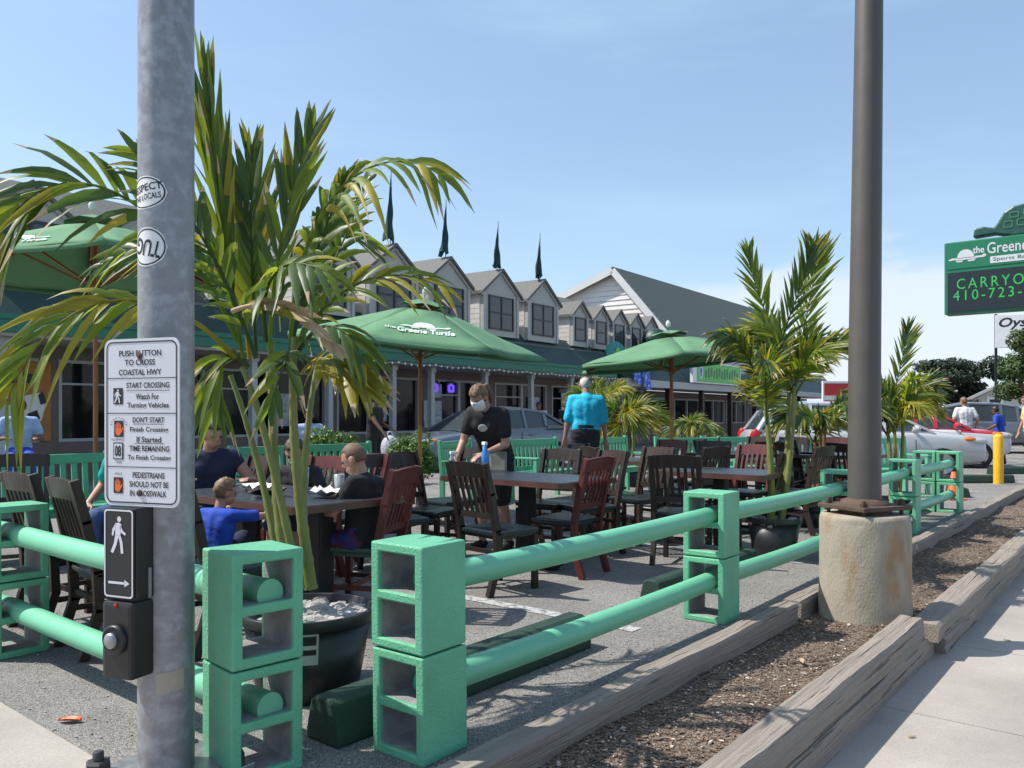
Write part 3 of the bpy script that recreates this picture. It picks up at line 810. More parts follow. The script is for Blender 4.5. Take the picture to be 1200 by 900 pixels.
for (wa, za, wb_, zb_) in ((wp, zp, wr-.45, zr_-.52), (wp, zp, wl+.4, zl-.14)):
    mb.bar((-.345, wa, za+.02), (-.345, wb_, zb_+.02), .05, .3)
mb.box((g1/2-.2, wr-.42, zr_-.42), (g1+.3, .06, .2))
mb.build("trim", 'trim', gb)
mb = MB(); lbox(mb, .0, g1, .3, .5, 3.2, 4.6); mb.build("side_wall", 'trimgrey', gb)
# shop front under it
sf = thing("shop_building", "grey eaved shop building with dark windows to the right of the restaurant", "building", bpt(6.4, 0), BA)
mb = MB(); lbox(mb, .3, 30, -.35, WB, 2.36, 2.64); mb.build("eave", 'trimgrey', sf)
mb = MB(); mb.prism([(-.3, 2.645), (.74, 3.9), (.74, 2.645)][::-1], .3, 30, TZ); mb.build("eave_roof", 'awning', sf)
mb = MB(); lbox(mb, 5.6, 30, WB+.3, WB+.5, 0, .8); lbox(mb, 5.6, 30, WB+.3, WB+.5, 2.05, 2.36)
for t in (5.7, 8.9, 12.1, 15.4, 18.6, 22, 26, 29.8): lbox(mb, t-.15, t+.15, WB+.305, WB+.495, .8, 2.05)
mb.build("wall", 'wallbrown', sf)
for a, b in zip((5.7, 8.9, 12.1, 15.4, 18.6, 22, 26), (8.9, 12.1, 15.4, 18.6, 22, 26, 29.8)):
    mb = MB(); lbox(mb, a+.18, b-.18, WB+.38, WB+.4, .82, 2.03); wn = mb.build("storefront_window", 'winglass', sf)
    mb = MB(); lbox(mb, (a+b)/2-.05, (a+b)/2+.05, WB+.3, WB+.42, .805, 2.045); lbox(mb, a+.155, a+.23, WB+.3, WB+.42, .805, 2.045); lbox(mb, b-.23, b-.155, WB+.3, WB+.42, .805, 2.045); lbox(mb, a+.235, (a+b)/2-.055, WB+.3, WB+.42, .81, .87); lbox(mb, (a+b)/2+.055, b-.235, WB+.3, WB+.42, .81, .87); lbox(mb, a+.157, b-.157, WB+.302, WB+.418, 1.98, 2.044)
    mb.build("window_frame", 'trimgrey', wn)
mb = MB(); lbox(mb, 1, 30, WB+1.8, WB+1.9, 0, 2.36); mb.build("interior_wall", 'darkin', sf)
for t in (1.0, 4.4, 7.8, 11.2, 14.6, 18, 22):
    mb = MB(); lbox(mb, t-.1, t+.1, -.2, 0, 0, 2.358); mb.build("eave_post", 'wood_brown', sf)

# ---- wall signs and banners on the building
def lfn(T, y): return lambda x, z: T @ Vector((x, y, z))
# green shop sign
pS = bpt(12.6, -.42, 3.14)
sg = thing("shop_sign", "bright green shop sign with a round emblem on the grey eave roof", "sign", pS, BA)
mb = MB(); mb.box((2.6, 0, 0), (5.6, .14, .95), bev=.01); mb.build("sign_frame", 'white', sg)
mb = MB(); mb.box((2.75, -.076, 0), (5.1, .02, .83)); mb.build("sign_face", 'signlime', sg)
mb = MB(); mb.mi = 0
poly_shape(mb, [(.62+.2*math.cos(a*.2618), .32*math.sin(a*.2618)) for a in range(24)], lambda x, z: Vector((x, -.09, z)))
mb.mi = 1
poly_shape(mb, [(.62+.11*math.cos(a*.2618), .2*math.sin(a*.2618)) for a in range(24)], lambda x, z: Vector((x, -.094, z)))
mb.build("emblem", ['sign_white', 'bluepen'], sg)
mb = MB()
for k in range(13): mb.box((1.15+k*.31, -.09, .05*((k*7)%3-1)), (.17, .006, .34+.06*((k*5)%3)))
mb.build("lettering", 'signlimed', sg)
# red lettered board far right
rb = thing("red_board_sign", "red and white board sign on the far shop wall behind the palms", "sign", G(985, 27, 0), R(8))
mb = MB(); mb.box((0,0,1.9), (1.3,.08,1.0), bev=.01); mb.box((-.4,.05,.7),(.08,.05,1.4)); mb.box((.4,.05,.7),(.08,.05,1.4)); mb.build("board", 'white', rb)
mb = MB(); mb.box((0,-.045,2.12),(1.2,.012,.4)); mb.box((0,-.045,1.62),(1.2,.012,.28)); mb.build("red_panel", 'red', rb)
# poster with cow on the left storefront
ps = thing("cow_poster", "orange window poster with a black and white cow under a dark rounded label", "poster", bpt(-13.35, WB-.02, .75), BA)
mb = MB(); mb.box((0, 0, .78), (.95, .02, 1.5)); mb.build("print", 'warmposter', ps)
mb = MB(); fnp = lambda x, z: Vector((x, -.014, z))
mb.mi = 0; poly_shape(mb, rrect(-.3, .3, 1.12, 1.3, .08), fnp)
mb.mi = 1; poly_shape(mb, [(-.2,.45),(.05,.3),(.3,.42),(.38,.7),(.3,.95),(.05,.9),(-.15,.8),(-.35,.62)], fnp)
mb.mi = 0
f2 = lambda x, z: Vector((x, -.018, z))
poly_shape(mb, [(.1,.35),(.28,.45),(.22,.62),(.05,.55)], f2); poly_shape(mb, [(-.12,.62),(.02,.62),(.02,.78),(-.12,.78)], f2); poly_shape(mb, [(.28,.72),(.40,.75),(.32,.98),(.24,.9)], f2)
mb.build("picture", ['ink', 'white'], ps)
for (t, lab, w, h, z) in ((-2.0, "pale notice posters in the window behind the server", .8, .8, .9), (-1.9, "small pale sheet under the purple neon", .6, .4, 1.8), (3.4, "white sheets in the window right of the server", .5, 1.0, .9), (-4.2, "pale poster in the window left of the umbrella pole", .55, .75, 1.1), (.1, "small pale poster behind the server's head", .45, .6, 1.5), (2.3, "pale sheet low in the window behind the blue grey car", .6, .5, 1.0), (5.3, "tall pale poster near the awning end", .5, 1.1, 1.0), (-7.6, "pale poster behind the near palm's canes", .6, .8, 1.0)):
    p = thing("window_poster", lab, "poster", bpt(t, WB-.03, z), BA, "paper posters in the restaurant windows")
    mb = MB(); mb.box((0,0,h/2), (w,.008,h)); mb.build("sheet", 'paper', p)
for (t, lab) in ((-1.95, "left purple neon light in the restaurant window"), (-1.2, "right purple neon light in the restaurant window")):
    p = thing("neon_light", lab, "neon light", bpt(t, WB-.06, 2.0), BA, "purple neon lights in the window")
    mb = MB(); mb.tube([(-.1,0,0),(-.1,0,.16),(0,0,.2),(.1,0,.16),(.1,0,0),(-.1,0,0)], .045, 8); mb.build("tube", 'neon', p)
    mb = MB(); mb.box((0,.035,.12),(.36,.015,.4)); mb.build("backing", 'ink', p)
# teal turtle emblem board and blue banners at the end of the awning
p = thing("emblem_board", "round teal emblem board on the dark awning roof end", "sign", bpt(6.1, -.25, 3.55), BA)
mb = MB(); mb.sphere((0,0,0), (.75,.07,.42), 24, 12); mb.build("board", 'teal', p)
mb = MB(); turtle_logo(mb, .55, 0, .02, lambda x, z: Vector((x, -.085, z)), 0, 0); mb.build("emblem", ['signlime'], p)
for (t, w, z, lab) in ((7.3, -.5, 2.55, "blue and white banner hanging at the end of the green awning, left one"), (8.1, -.5, 2.35, "blue and white banner hanging behind the man in cyan, right one")):
    p = thing("hanging_banner", lab, "banner", bpt(t, w, z), BA, "blue banners at the awning end")
    mb = MB(); vs=[]; fs=[]
    for i in range(9):
        for j in range(5): vs.append((-.3+.15*j, .06*math.sin(j*1.6+i*.5), 1.25-.16*i-.02*j))
    for i in range(8):
        for j in range(4): a=i*5+j; fs.append((a,a+5,a+6,a+1))
    n=len(vs); mb.add(vs+[(x,y+.012,z) for x,y,z in vs], fs+[tuple(n+k for k in reversed(f)) for f in fs], True); mb.build("cloth", 'bluepen', p)
    mb = MB(); mb.tube([(-.32,0,1.27),(.32,0,1.27)], .02, 6); mb.build("rod", 'steel', p)
# big dark mushroom vent on the eave roof
p = thing("roof_vent", "dark green hooded vent on the eave roof in front of the small dormers", "vent", bpt(9.6, -.1, 3.4), BA)
mb = MB(); mb.lathe([(.3,0),(.3,.7),(.55,.7),(.52,1.0),(.36,1.25),(.12,1.36),(0,1.37)], 20); mb.build("hood", 'awning', p)

# ================================================================ FAR SURROUNDINGS
def leaf_cloud(mb, blobs, n, size, rg, nmi=1):
    for k in range(n):
        c, r = blobs[rg.randrange(len(blobs))]
        d = Vector((rg.gauss(0,1), rg.gauss(0,1), rg.gauss(0,1))).normalized()
        rr = rg.random()**.4
        p = Vector(c) + Vector((d.x*r[0], d.y*r[1], d.z*r[2]))*rr
        a = (d + Vector((rg.uniform(-.8,.8), rg.uniform(-.8,.8), rg.uniform(-.3,.9)))).normalized()
        x = a.cross(Vector((rg.uniform(-1,1), rg.uniform(-1,1), rg.uniform(-1,1)))).normalized(); y = a.cross(x)
        s = size*rg.uniform(.6, 1.4); mb.mi = rg.randrange(nmi)
        mb.add([p-x*s*.5, p+y*s*.28-a*s*.1, p+x*s*.5, p-y*s*.28-a*s*.1], [(0,1,2,3)])
def tree(label, c, h, blobs, n, size, leafm, seed, tr=.18):
    rg = random.Random(seed)
    t = thing("tree", label, "tree", c)
    mb = MB(); mb.tube([(0,0,0),(.05,0,h*.3),(.0,.05,h*.6),(0,0,h*.85)], [tr, tr*.8, tr*.55, tr*.2], 8)
    for b, r in blobs[:7]: mb.tube([(0,0,h*.35), (b[0]*.5, b[1]*.5, (h*.4+b[2])/2), (b[0], b[1], b[2])], [tr*.45, tr*.3, tr*.1], 6)
    mb.build("trunk", 'bark', t)
    mb = MB(); leaf_cloud(mb, blobs, n, size, rg); mb.build("crown", leafm, t)
    return t
def blobset(rg, n, R0, z0, z1, r0, r1, sq=1.0):
    return [((rg.uniform(-R0,R0), rg.uniform(-R0,R0), rg.uniform(z0,z1)), (lambda r: (r, r, r*sq))(rg.uniform(r0,r1))) for _ in range(n)]
rg = random.Random(11)
tree("dark spreading conifer behind the far houses", G(1138, 46), 4.2, [((rg.uniform(-2.2,2.6), rg.uniform(-1,1), rg.uniform(.8,4.2)), (.8,.8,.42)) for _ in range(46)], 16000, .22, 'pineleaf', 1)
tree("bushy mid green tree under the pylon sign at the edge of the photo", G(1208, 24), 3.9, [((rg.uniform(-.75,.75), rg.uniform(-.7,.7), rg.uniform(1.9,3.6)), (.42,.42,.36)) for _ in range(18)], 9000, .12, 'treeleaf', 2, .12)
tree("dark hedge like tree left of the conifer, behind the blue grey house", G(1125, 60), 3.0, [((rg.uniform(-2.5,2.5), rg.uniform(-1,1), rg.uniform(1.0,3.0)), (1.1,1.0,.6)) for _ in range(12)], 5000, .3, 'pineleaf', 3)
def house(label, c, rz, W, D, H, rh, wallm, roofm, wins, ridge_x=True):
    h = thing("house", label, "house", c, rz)
    mb = MB(); mb.box((0,0,H/2), (W, D, H))
    if not ridge_x: mb.prism([(-W/2,H),(W/2,H),(0,H+rh)], -D/2, D/2, Matrix(((1,0,0,0),(0,0,-1,0),(0,1,0,0),(0,0,0,1))))
    mb.build("wall", wallm, h)
    mb = MB()
    if ridge_x:
        mb.prism([(-D/2-.3,H-.05),(D/2+.3,H-.05),(0,H+rh)], -W/2-.3, W/2+.3, TZ)
    else:
        for s in (-1,1): mb.bar((s*.0,-D/2-.3+D/2+.3,H+rh+.06), (s*(W/2+.3),0,H-.05), D+.6, .12)
    mb.build("roof", roofm, h)
    for (x, z, w, hh) in wins:
        mb = MB(); mb.box((x,-D/2-.012,z),(w,.02,hh)); wn = mb.build("window", 'winglass', h)
        mb = MB(); mb.box((x-w/2,-D/2-.02,z),(.1,.04,hh+.2)); mb.box((x+w/2,-D/2-.02,z),(.1,.04,hh+.2)); mb.box((x,-D/2-.02,z-hh/2),(w-.1,.04,.1)); mb.box((x,-D/2-.02,z+hh/2),(w-.1,.04,.1)); mb.box((x,-D/2-.025,z),(.05,.03,hh-.1))
        mb.build("window_frame", 'white', wn)
house("blue grey house with a pale roof far behind the parked cars", G(1080, 52), R(-16), 5.2, 5, 2.75, .85, 'housegrey', 'rooflight', [(-1.2,1.9,.8,1.0),(.9,1.9,.8,1.0)])
house("cream gabled house with one window far behind the tree", G(1178, 40), R(-27), 3.0, 5, 2.0, .85, 'housewhite', 'rooflight', [(-.6,1.75,.55,.6)], False)
house("low white flat house peeking over the red car roof", G(1056, 40), R(-20), 3.0, 3, 1.75, .1, 'trim', 'rooflight', [])
p = thing("garden_shrub", "reddish brown shrub behind the parked cars", "shrub", G(1128, 34))
mb = MB(); leaf_cloud(mb, [((-.5,0,1.3),(.6,.5,.45)), ((.4,0,1.5),(.6,.5,.45)), ((0,0,.7),(.9,.6,.7))], 2500, .15, rg); mb.build("foliage", 'brown', p)

# ---------------------------------------------------------------- pylon sign
YS = 20.0
base = P(1109, 486, YS)
rzS = math.atan2(NV.y, NV.x)
def pyl(label):
    t = thing("pylon_sign", label, "sign", (base.x, base.y, 0), rzS)
    L, z0, z1 = 2.75, CAMZ+(486-370)/F*YS, CAMZ+(486-287)/F*YS
    zm = z0+(z1-z0)*.60
    mb = MB(); mb.box((L/2, 0, (z0+z1)/2), (L, .5, z1-z0), bev=.03); mb.build("cabinet", 'signgreen', t)
    mb = MB(); mb.box((L/2, -.255, (zm+z1)/2-.01), (L-.12, .02, z1-zm-.1)); mb.build("sign_face", 'signgreen', t)
    mb = MB(); mb.box((L/2, -.258, (zm+z0)/2), (L-.16, .03, zm-z0-.1)); mb.build("screen", 'signdark', t)
    mb = MB(); fn = lambda x, z: Vector((x, -.27, z))
    H = z1-zm
    turtle_logo(mb, .62, .47, zm+H*.40, fn, 0, 0)
    write(mb, "the", .62, .86, zm+H*.52, zm+H*.76, fn, .02); write(mb, "Greene Turtle", .92, 2.5, zm+H*.46, zm+H*.84, fn, .01)
    poly_shape(mb, rrect(.98, 2.4, zm+H*.13, zm+H*.36, .02), fn)
    mb.mi = 1; write(mb, "Sports Bar & Grille", 1.04, 2.34, zm+H*.17, zm+H*.32, lambda x, z: Vector((x, -.275, z)))
    mb.build("lettering", ['sign_white', 'signgreen'], t)
    mb = MB(); fn = lambda x, z: Vector((x, -.279, z)); h = zm-z0
    write(mb, "CARRYOUT", .28, 2.15, z0+h*.56, z0+h*.80, fn, 0, 0, 1.35); mb.build("screen_lettering", 'led', t)
    mb = MB(); write(mb, "410-723-", .2, 1.62, z0+h*.30, z0+h*.53, fn, 0, 0, 1.3); mb.build("screen_lettering", 'led', t)
    for x in (1.9, 2.5):
        mb = MB(); mb.tube([(x,0,0),(x,0,z0+.05)], .11, 14); mb.build("pole", 'signgreen', t)
    # cast turtle standing on top
    mb = MB(); s = 1.5; ox = 1.80
    out_ = [(-.98,.02),(-.95,.20),(-.80,.22),(-.62,.17),(-.55,.28),(-.45,.46),(-.30,.56),(0,.60),(.32,.55),(.48,.40),(.58,.18),(.72,.10),(.66,.0),(.3,-.04),(-.3,-.04),(-.6,.04),(-.8,.03)]
    mb.prism([(ox+x*s*.82, z1+.05+z*s*.78) for x, z in out_], -.16, .16, Matrix(((1,0,0,0),(0,0,-1,0),(0,1,0,0),(0,0,0,1))))
    tt = mb.build("turtle_figure", 'turtle', t, bevel=.04)
    mb = MB()
    for (x, z, w, h2) in ((-.28,.38,.16,.12),(-.05,.42,.18,.14),(.2,.38,.18,.13),(-.38,.2,.16,.14),(-.14,.22,.2,.15),(.12,.22,.2,.15),(.36,.2,.15,.13)):
        o = rrect(ox+(x-w/2)*s*.82, ox+(x+w/2)*s*.82, z1+.05+(z-h2/2)*s*.78, z1+.05+(z+h2/2)*s*.78, .04); i = rrect(ox+(x-w/2)*s*.82+.025, ox+(x+w/2)*s*.82-.025, z1+.075+(z-h2/2)*s*.78, z1+.025+(z+h2/2)*s*.78, .03)
        ring_shape(mb, o, i, lambda a, b: Vector((a, -.175, b)))
    mb.build("shell_lines", 'turtlelite', tt)
pyl("green pylon sign with a turtle on top and a dark screen of green dot letters")
ob = thing("oyster_sign", "white sign with black script lettering behind the pylon sign", "sign", G(1166, 30), R(-25))
mb = MB(); mb.box((1.0,0,4.35),(2.0,.15,1.2),bev=.01); mb.build("panel", 'white', ob)
mb = MB(); fn = lambda x, z: Vector((x,-.08,z)); write(mb, "Oyster", .12, 1.7, 4.4, 4.85, fn, .02, .25); write(mb, "Bay", .62, 1.6, 3.85, 4.3, fn, .02, .1); mb.build("lettering", 'ink', ob)
mb = MB(); mb.tube([(.03,0,0),(.03,0,5.0)], .05, 10); mb.build("pole", 'iron', ob)

# bollard, cone
bo = thing("bollard", "yellow steel bollard on the asphalt edge near the parked cars", "bollard", G(1170, 15.0))
mb = MB(); mb.lathe([(.085,0),(.085,.86),(.075,.90),(.04,.925),(0,.93)], 20); mb.build("post", 'yellow', bo)
co = thing("traffic_cone", "small orange cone beside the last green block post", "cone", G(1117.5, 12.2))
mb = MB(); mb.box((0,0,.015),(.26,.26,.03),bev=.008); mb.build("foot", 'coneorange', co)
mb = MB(); mb.lathe([(.1,.03),(.03,.42),(.0,.425)], 16); mb.build("cone_body", 'coneorange', co)
# ================================================================ SIGNAL POLE with its signs
PY = 2.80; PX = (195-600)/F*PY; PR = .091
sp_ = thing("signal_pole", "thick galvanised steel signal pole in the foreground with round stickers", "pole", (PX, PY, .035))
mb = MB(); mb.tube([(0,0,.02),(0,0,2.0),(0,0,5.2)], [PR*1.01, PR, PR*.985], 40); mb.build("shaft", 'galv', sp_)
mb = MB(); q = Matrix.Rotation(R(FA-90+4), 3, 'Z'); mb.box((.015,-.0,.012),(.40,.40,.032), q, .006); mb.build("base_plate", 'steel', sp_)
for sx, sy in ((1,1),(1,-1),(-1,1),(-1,-1)):
    c = q @ Vector((sx*.155, sy*.155, 0)); mb = MB()
    mb.lathe([(.042,.028),(.042,.062),(.036,.068)], 6, (c.x,c.y,0), smooth=False); mb.lathe([(.018,.066),(.018,.095),(.013,.10)], 10, (c.x,c.y,0))
    mb.build("anchor_bolt", 'bolt', sp_)
def cyl(r, a0):      # x along the surface (metres), z up; a0 = angle where x = 0 (0 faces the camera)
    return lambda x, z: Vector((r*math.sin(a0+x/PR), -r*math.cos(a0+x/PR), z))
zc = lambda py: CAMZ-(py-HZ)/F*(PY-.09)-.035
def sticker(z, a0, rx, rz_, words, name, rot=0):
    mb = MB(); n = 40; f0 = cyl(PR+.0012, a0); f1 = cyl(PR+.0018, a0); f2 = cyl(PR+.0024, a0)
    el = lambda k, s: (rx*s*math.cos(2*math.pi*k/n), z+rz_*s*math.sin(2*math.pi*k/n))
    def disc(fn, s):
        rows = 14
        for i in range(rows):
            xa, xb = -1+2*i/rows, -1+2*(i+1)/rows
            ha, hb = math.sqrt(max(0,1-xa*xa)), math.sqrt(max(0,1-xb*xb))
            mb.add([fn(rx*s*xa,z-rz_*s*ha), fn(rx*s*xb,z-rz_*s*hb), fn(rx*s*xb,z+rz_*s*hb), fn(rx*s*xa,z+rz_*s*ha)], [(0,1,2,3)])
    mb.mi = 0; disc(f0, 1.0); mb.mi = 1
    ring_shape(mb, [el(k,.93) for k in range(n)], [el(k,.86) for k in range(n)], f1)
    cr, sr = math.cos(rot), math.sin(rot)
    for (wd, x0, x1, y0, y1) in words:
        write(mb, wd, x0, x1, y0, y1, lambda x, y: f2(x*cr-y*sr, z+x*sr+y*cr), .015)
    mb.build(name, ['white', 'ink'], sp_)
sticker(zc(225), R(-25), .080, .056, [("RESPECT", -.066, .066, .003, .028), ("THE LOCALS", -.055, .058, -.026, -.006)], "sticker", R(8))
sticker(zc(289), R(-19), .070, .066, [("TUG", -.052, .048, -.026, .030)], "sticker", math.pi-R(12))
mb = MB(); fb = cyl(PR+.002, R(31))
for i in range(10):
    x0 = -.045+.09*i/10; x1 = x0+.009
    zz = zc(800); mb.add([fb(x0,zz-.034+x0*.1), fb(x1,zz-.034+x1*.1), fb(x1,zz+.034+x1*.1), fb(x0,zz+.034+x0*.1)], [(0,1,2,3)], True)
mb.build("metal_label", 'conduit', sp_)
# ---- the instruction sign
SX = (166-600)/F*2.65
sn = thing("crossing_sign", "white crossing instruction sign with walking figure and orange hand symbols bolted to the steel pole", "sign", (SX, 2.65, 0), R(-20))
W_, H_ = .312, .549
SZ = CAMZ-(495-486)/F*2.65
fx = lambda px: (px-200)/270*W_            # sign detail pixels -> metres
fz = lambda py: SZ-(py-344)/592*H_
mb = MB(); o = rrect(-W_/2, W_/2, SZ-H_/2, SZ+H_/2, .03)
mb.prism(o, -.002, .002, Matrix(((1,0,0,0),(0,0,-1,0),(0,1,0,0),(0,0,0,1)))); mb.build("sign_plate", 'sign_white', sn)
mb = MB(); fn = lambda x, z: Vector((x, -.0032, z)); fn2 = lambda x, z: Vector((x, -.0042, z)); fn3 = lambda x, z: Vector((x, -.0050, z))
ring_shape(mb, rrect(-W_/2+.009, W_/2-.009, SZ-H_/2+.009, SZ+H_/2-.009, .024), rrect(-W_/2+.0135, W_/2-.0135, SZ-H_/2+.0135, SZ+H_/2-.0135, .020), fn)
def rect(x0, x1, y0, y1, f=fn): poly_shape(mb, [(fx(x0),fz(y1)),(fx(x1),fz(y1)),(fx(x1),fz(y0)),(fx(x0),fz(y0))], f)
for y in (188, 312, 502): rect(76, 326, y-1.5, y+1.5)
def line(s, x0, x1, yc, h=21, b=.02): write(mb, s, fx(x0), fx(x1), fz(yc+h/2), fz(yc-h/2), fn, b)
line("PUSH BUTTON", 120, 272, 100); line("TO CROSS", 141, 250, 132); line("COASTAL HWY", 119, 273, 167)
line("START CROSSING", 147, 301, 213, 20); rect(147, 301, 231, 233)
line("Watch For", 181, 264, 253); line("Turning Vehicles", 150, 299, 286, 24)
line("DON'T START", 170, 283, 335, 20); rect(172, 281, 349, 351); line("Finish Crossing", 160, 297, 371, 22); line("If Started", 184, 272, 404, 21); rect(176, 284, 417, 419)
line("TIME REMAINING", 158, 301, 436, 20); line("To Finish Crossing", 152, 306, 470, 22)
line("PEDESTRIANS", 170, 284, 530); line("SHOULD NOT BE", 158, 298, 562); line("IN CROSSWALK", 160, 291, 594)
line("FLASHING", 92, 138, 406, 7, .0); line("TIMER", 108, 130, 487, 7, .0); line("STEADY", 104, 132, 527, 7, .0)
rect(99, 134, 222, 280); rect(102, 136, 338, 396); rect(99, 136, 416, 476); rect(100, 134, 540, 596)
for k in range(9):          # flashing marks round the hand
    a = R(180-k*22.5); cx_, cy_ = 119+27*math.cos(a), 352-24*math.sin(a)
    rect(cx_-3.5, cx_+3.5, cy_-1, cy_+1)
def walker(x0, y0, s, f=fn2):
    """walking figure, s = height in detail pixels"""
    pp = lambda pts: poly_shape(mb, [(fx(x0+x*s), fz(y0+y*s)) for x, y in pts], f)
    pp([(.07*math.cos(a*.5236)+.04, .09+.075*math.sin(-a*.5236)) for a in range(12)])
    pp([(-.09,.20),(-.10,.52),(.08,.54),(.12,.22),(.03,.18)][::1]); pp([(-.09,.21),(-.20,.36),(-.22,.52),(-.16,.53),(-.13,.40),(-.06,.30)])
    pp([(.09,.24),(.16,.38),(.28,.46),(.25,.51),(.12,.45),(.05,.32)]); pp([(-.10,.50),(-.14,.72),(-.26,.96),(-.17,.99),(-.05,.77),(.02,.53)]); pp([(.0,.52),(.07,.72),(.10,.99),(.19,.98),(.16,.70),(.09,.52)])
def hand(x0, y0, s, f=fn2):
    pp = lambda pts: poly_shape(mb, [(fx(x0+x*s), fz(y0+y*s)) for x, y in pts], f)
    pp([(-.22,.45),(.2,.45),(.2,.8),(.1,.97),(-.12,.97),(-.22,.8)])
    for i, t in enumerate((.16,.05,.07,.18)): pp([(-.22+i*.108,t),(-.14+i*.108,t),(-.14+i*.108,.46),(-.22+i*.108,.46)])
    pp([(.2,.55),(.30,.38),(.36,.42),(.27,.68),(.2,.76)])
mb.mi = 1; walker(115, 226, 50)
poly_shape(mb, [(fx(103),fz(472)),(fx(132),fz(472)),(fx(132),fz(420)),(fx(103),fz(420))], fn2)
mb.mi = 2; hand(119, 342, 50); hand(117, 544, 48)
mb.mi = 0; write(mb, "08", fx(106), fx(129), fz(466), fz(426), fn3, .03)
mb.build("lettering", ['ink', 'sign_white', 'orange'], sn)
for y in (110, 592):
    mb = MB(); mb.sphere((fx(196), -.004, fz(y)), (.011,.006,.011), 10, 6); mb.build("bolt", 'rust', sn)
mb = MB(); mb.box((.0,.022,SZ+.12),(.05,.036,.04)); mb.box((.0,.022,SZ-.14),(.05,.036,.04)); mb.build("bracket", 'steel', sn)
# ---- push button box
by = 2.66; bx = (140-600)/F*by
bb = thing("push_button", "black pedestrian push button box with a walking figure and arrow plate on the steel pole", "push button", (bx, by, 0), R(-22))
zf = lambda py: CAMZ-(py-HZ)/F*(by-.04)
bw = .13
mb = MB(); mb.box((.0,.05,(zf(706)+zf(597))/2),(bw,.09,zf(597)-zf(706)),bev=.008); mb.box((0,.042,(zf(800)+zf(708))/2),(bw,.11,zf(708)-zf(800)),bev=.014)
mb.box((.0,.05,zf(707)),(bw-.02,.07,.03)); mb.build("housing", 'blackplastic', bb)
mb = MB(); z0, z1 = zf(704), zf(598)
mb.prism(rrect(-bw/2,bw/2,z0,z1,.014), -.002, .002, Matrix.Translation((0,-.001,0)) @ Matrix(((1,0,0,0),(0,0,-1,0),(0,1,0,0),(0,0,0,1)))); mb.build("plate", 'ink', bb)
mb = MB(); fq = lambda x, z: Vector((x,-.0042,z))
ring_shape(mb, rrect(-bw/2+.002,bw/2-.002,z0+.002,z1-.002,.013), rrect(-bw/2+.0075,bw/2-.0075,z0+.0075,z1-.0075,.010), fq)
fx0, fz0, SZ0 = fx, fz, SZ
fx = lambda a: a; fz = lambda a: -a
walker(-.002, -(z1-.022), .125, fq)
za = z0+.05
poly_shape(mb, [(-.045,za-.004),(.03,za-.004),(.03,za+.004),(-.045,za+.004)], fq); poly_shape(mb, [(.026,za-.012),(.048,za),(.026,za+.012)], fq)
mb.build("symbols", 'sign_white', bb)
mb = MB(); Tq = Matrix.Translation((0,-.014,zf(752))) @ Matrix.Rotation(R(90), 4, 'X'); mb.X = Tq
mb.lathe([(.048,0),(.048,.012),(.040,.018),(.036,.010),(.030,.012),(.022,.020),(0,.022)], 28); mb.build("button_ring", 'blackplastic', bb)
mb = MB(); mb.X = Matrix.Translation((0,-.033,zf(752))) @ Matrix.Rotation(R(90), 4, 'X'); mb.lathe([(.026,0),(.026,.006),(.020,.012),(0,.014)], 24); mb.build("button", 'steel', bb)
mb = MB(); mb.sphere((0,-.014,zf(712)),(.007,.006,.007),8,6); mb.build("indicator_lamp", 'redlens', bb)
mb = MB(); mb.box((bw/2+.003,.06,zf(688)),(.004,.012,.1)); mb.build("side_strip", 'steel', bb)

# ================================================================ LIGHT POLE on its concrete base
lp = uv(5.74, -1.62); LX, LY = lp.x+.03, lp.y
cb = thing("concrete_base", "round cast concrete lamp base with rust streaks standing in the mulch", "lamp base", (LX, LY, -.12))
mb = MB(); rg = random.Random(5); n=64; vs=[]; fs=[]
prof = [(.298,0),(.293,.05),(.290,.2),(.288,.45),(.286,.66),(.282,.715),(.270,.735),(.0,.737)]
prof2 = []
for i in range(len(prof)-1):
    for k in range(4): prof2.append(tuple(prof[i][j]+(prof[i+1][j]-prof[i][j])*k/4 for j in (0,1)))
prof2.append(prof[-1])
for r, z in prof2:
    for k in range(n):
        a = 2*math.pi*k/n; p = Vector((math.cos(a)*r, math.sin(a)*r, z))
        d = noise.noise(p*9)*.004 + noise.noise(p*30)*.0025
        pit = min(0, noise.noise(p*22+Vector((3,3,3)))+.35)*.03
        p *= 1; vs.append(Vector((math.cos(a)*(r+d+pit), math.sin(a)*(r+d+pit), z)))
for i in range(len(prof2)-1):
    for k in range(n): a,b=i*n+k,i*n+(k+1)%n; fs.append((a,b,b+n,a+n))
mb.add(vs, fs, True); mb.build("footing", 'concrete_base', cb)
lt = thing("light_pole", "tall dark bronze light pole bolted to the round concrete base", "light pole", (LX-.0, LY, .617))
mb = MB(); mb.tube([(0,0,.06),(0,0,1),(.04,0,4.2),(.06,0,8.0)], [.107,.103,.084,.068], 36); mb.build("shaft", 'bronze', lt)
mb = MB(); q = Matrix.Rotation(R(24),3,'Z'); mb.box((0,0,.045),(.44,.40,.03),q,.006); mb.lathe([(.16,.06),(.15,.085),(.108,.10)],24); mb.build("base_plate", 'rust', lt)
mb = MB(); mb.lathe([(.17,.0),(.165,.03)],20); mb.build("grout_pad", 'rust', lt)
for sx, sy in ((1,1),(1,-1),(-1,1),(-1,-1)):
    c = q @ Vector((sx*.17,sy*.15,0)); mb = MB(); mb.lathe([(.014,.0),(.014,.1)],8,(c.x,c.y,0)); mb.lathe([(.026,.06),(.026,.085)],6,(c.x,c.y,0),smooth=False); mb.build("anchor_bolt", 'rust', lt)
mb = MB()
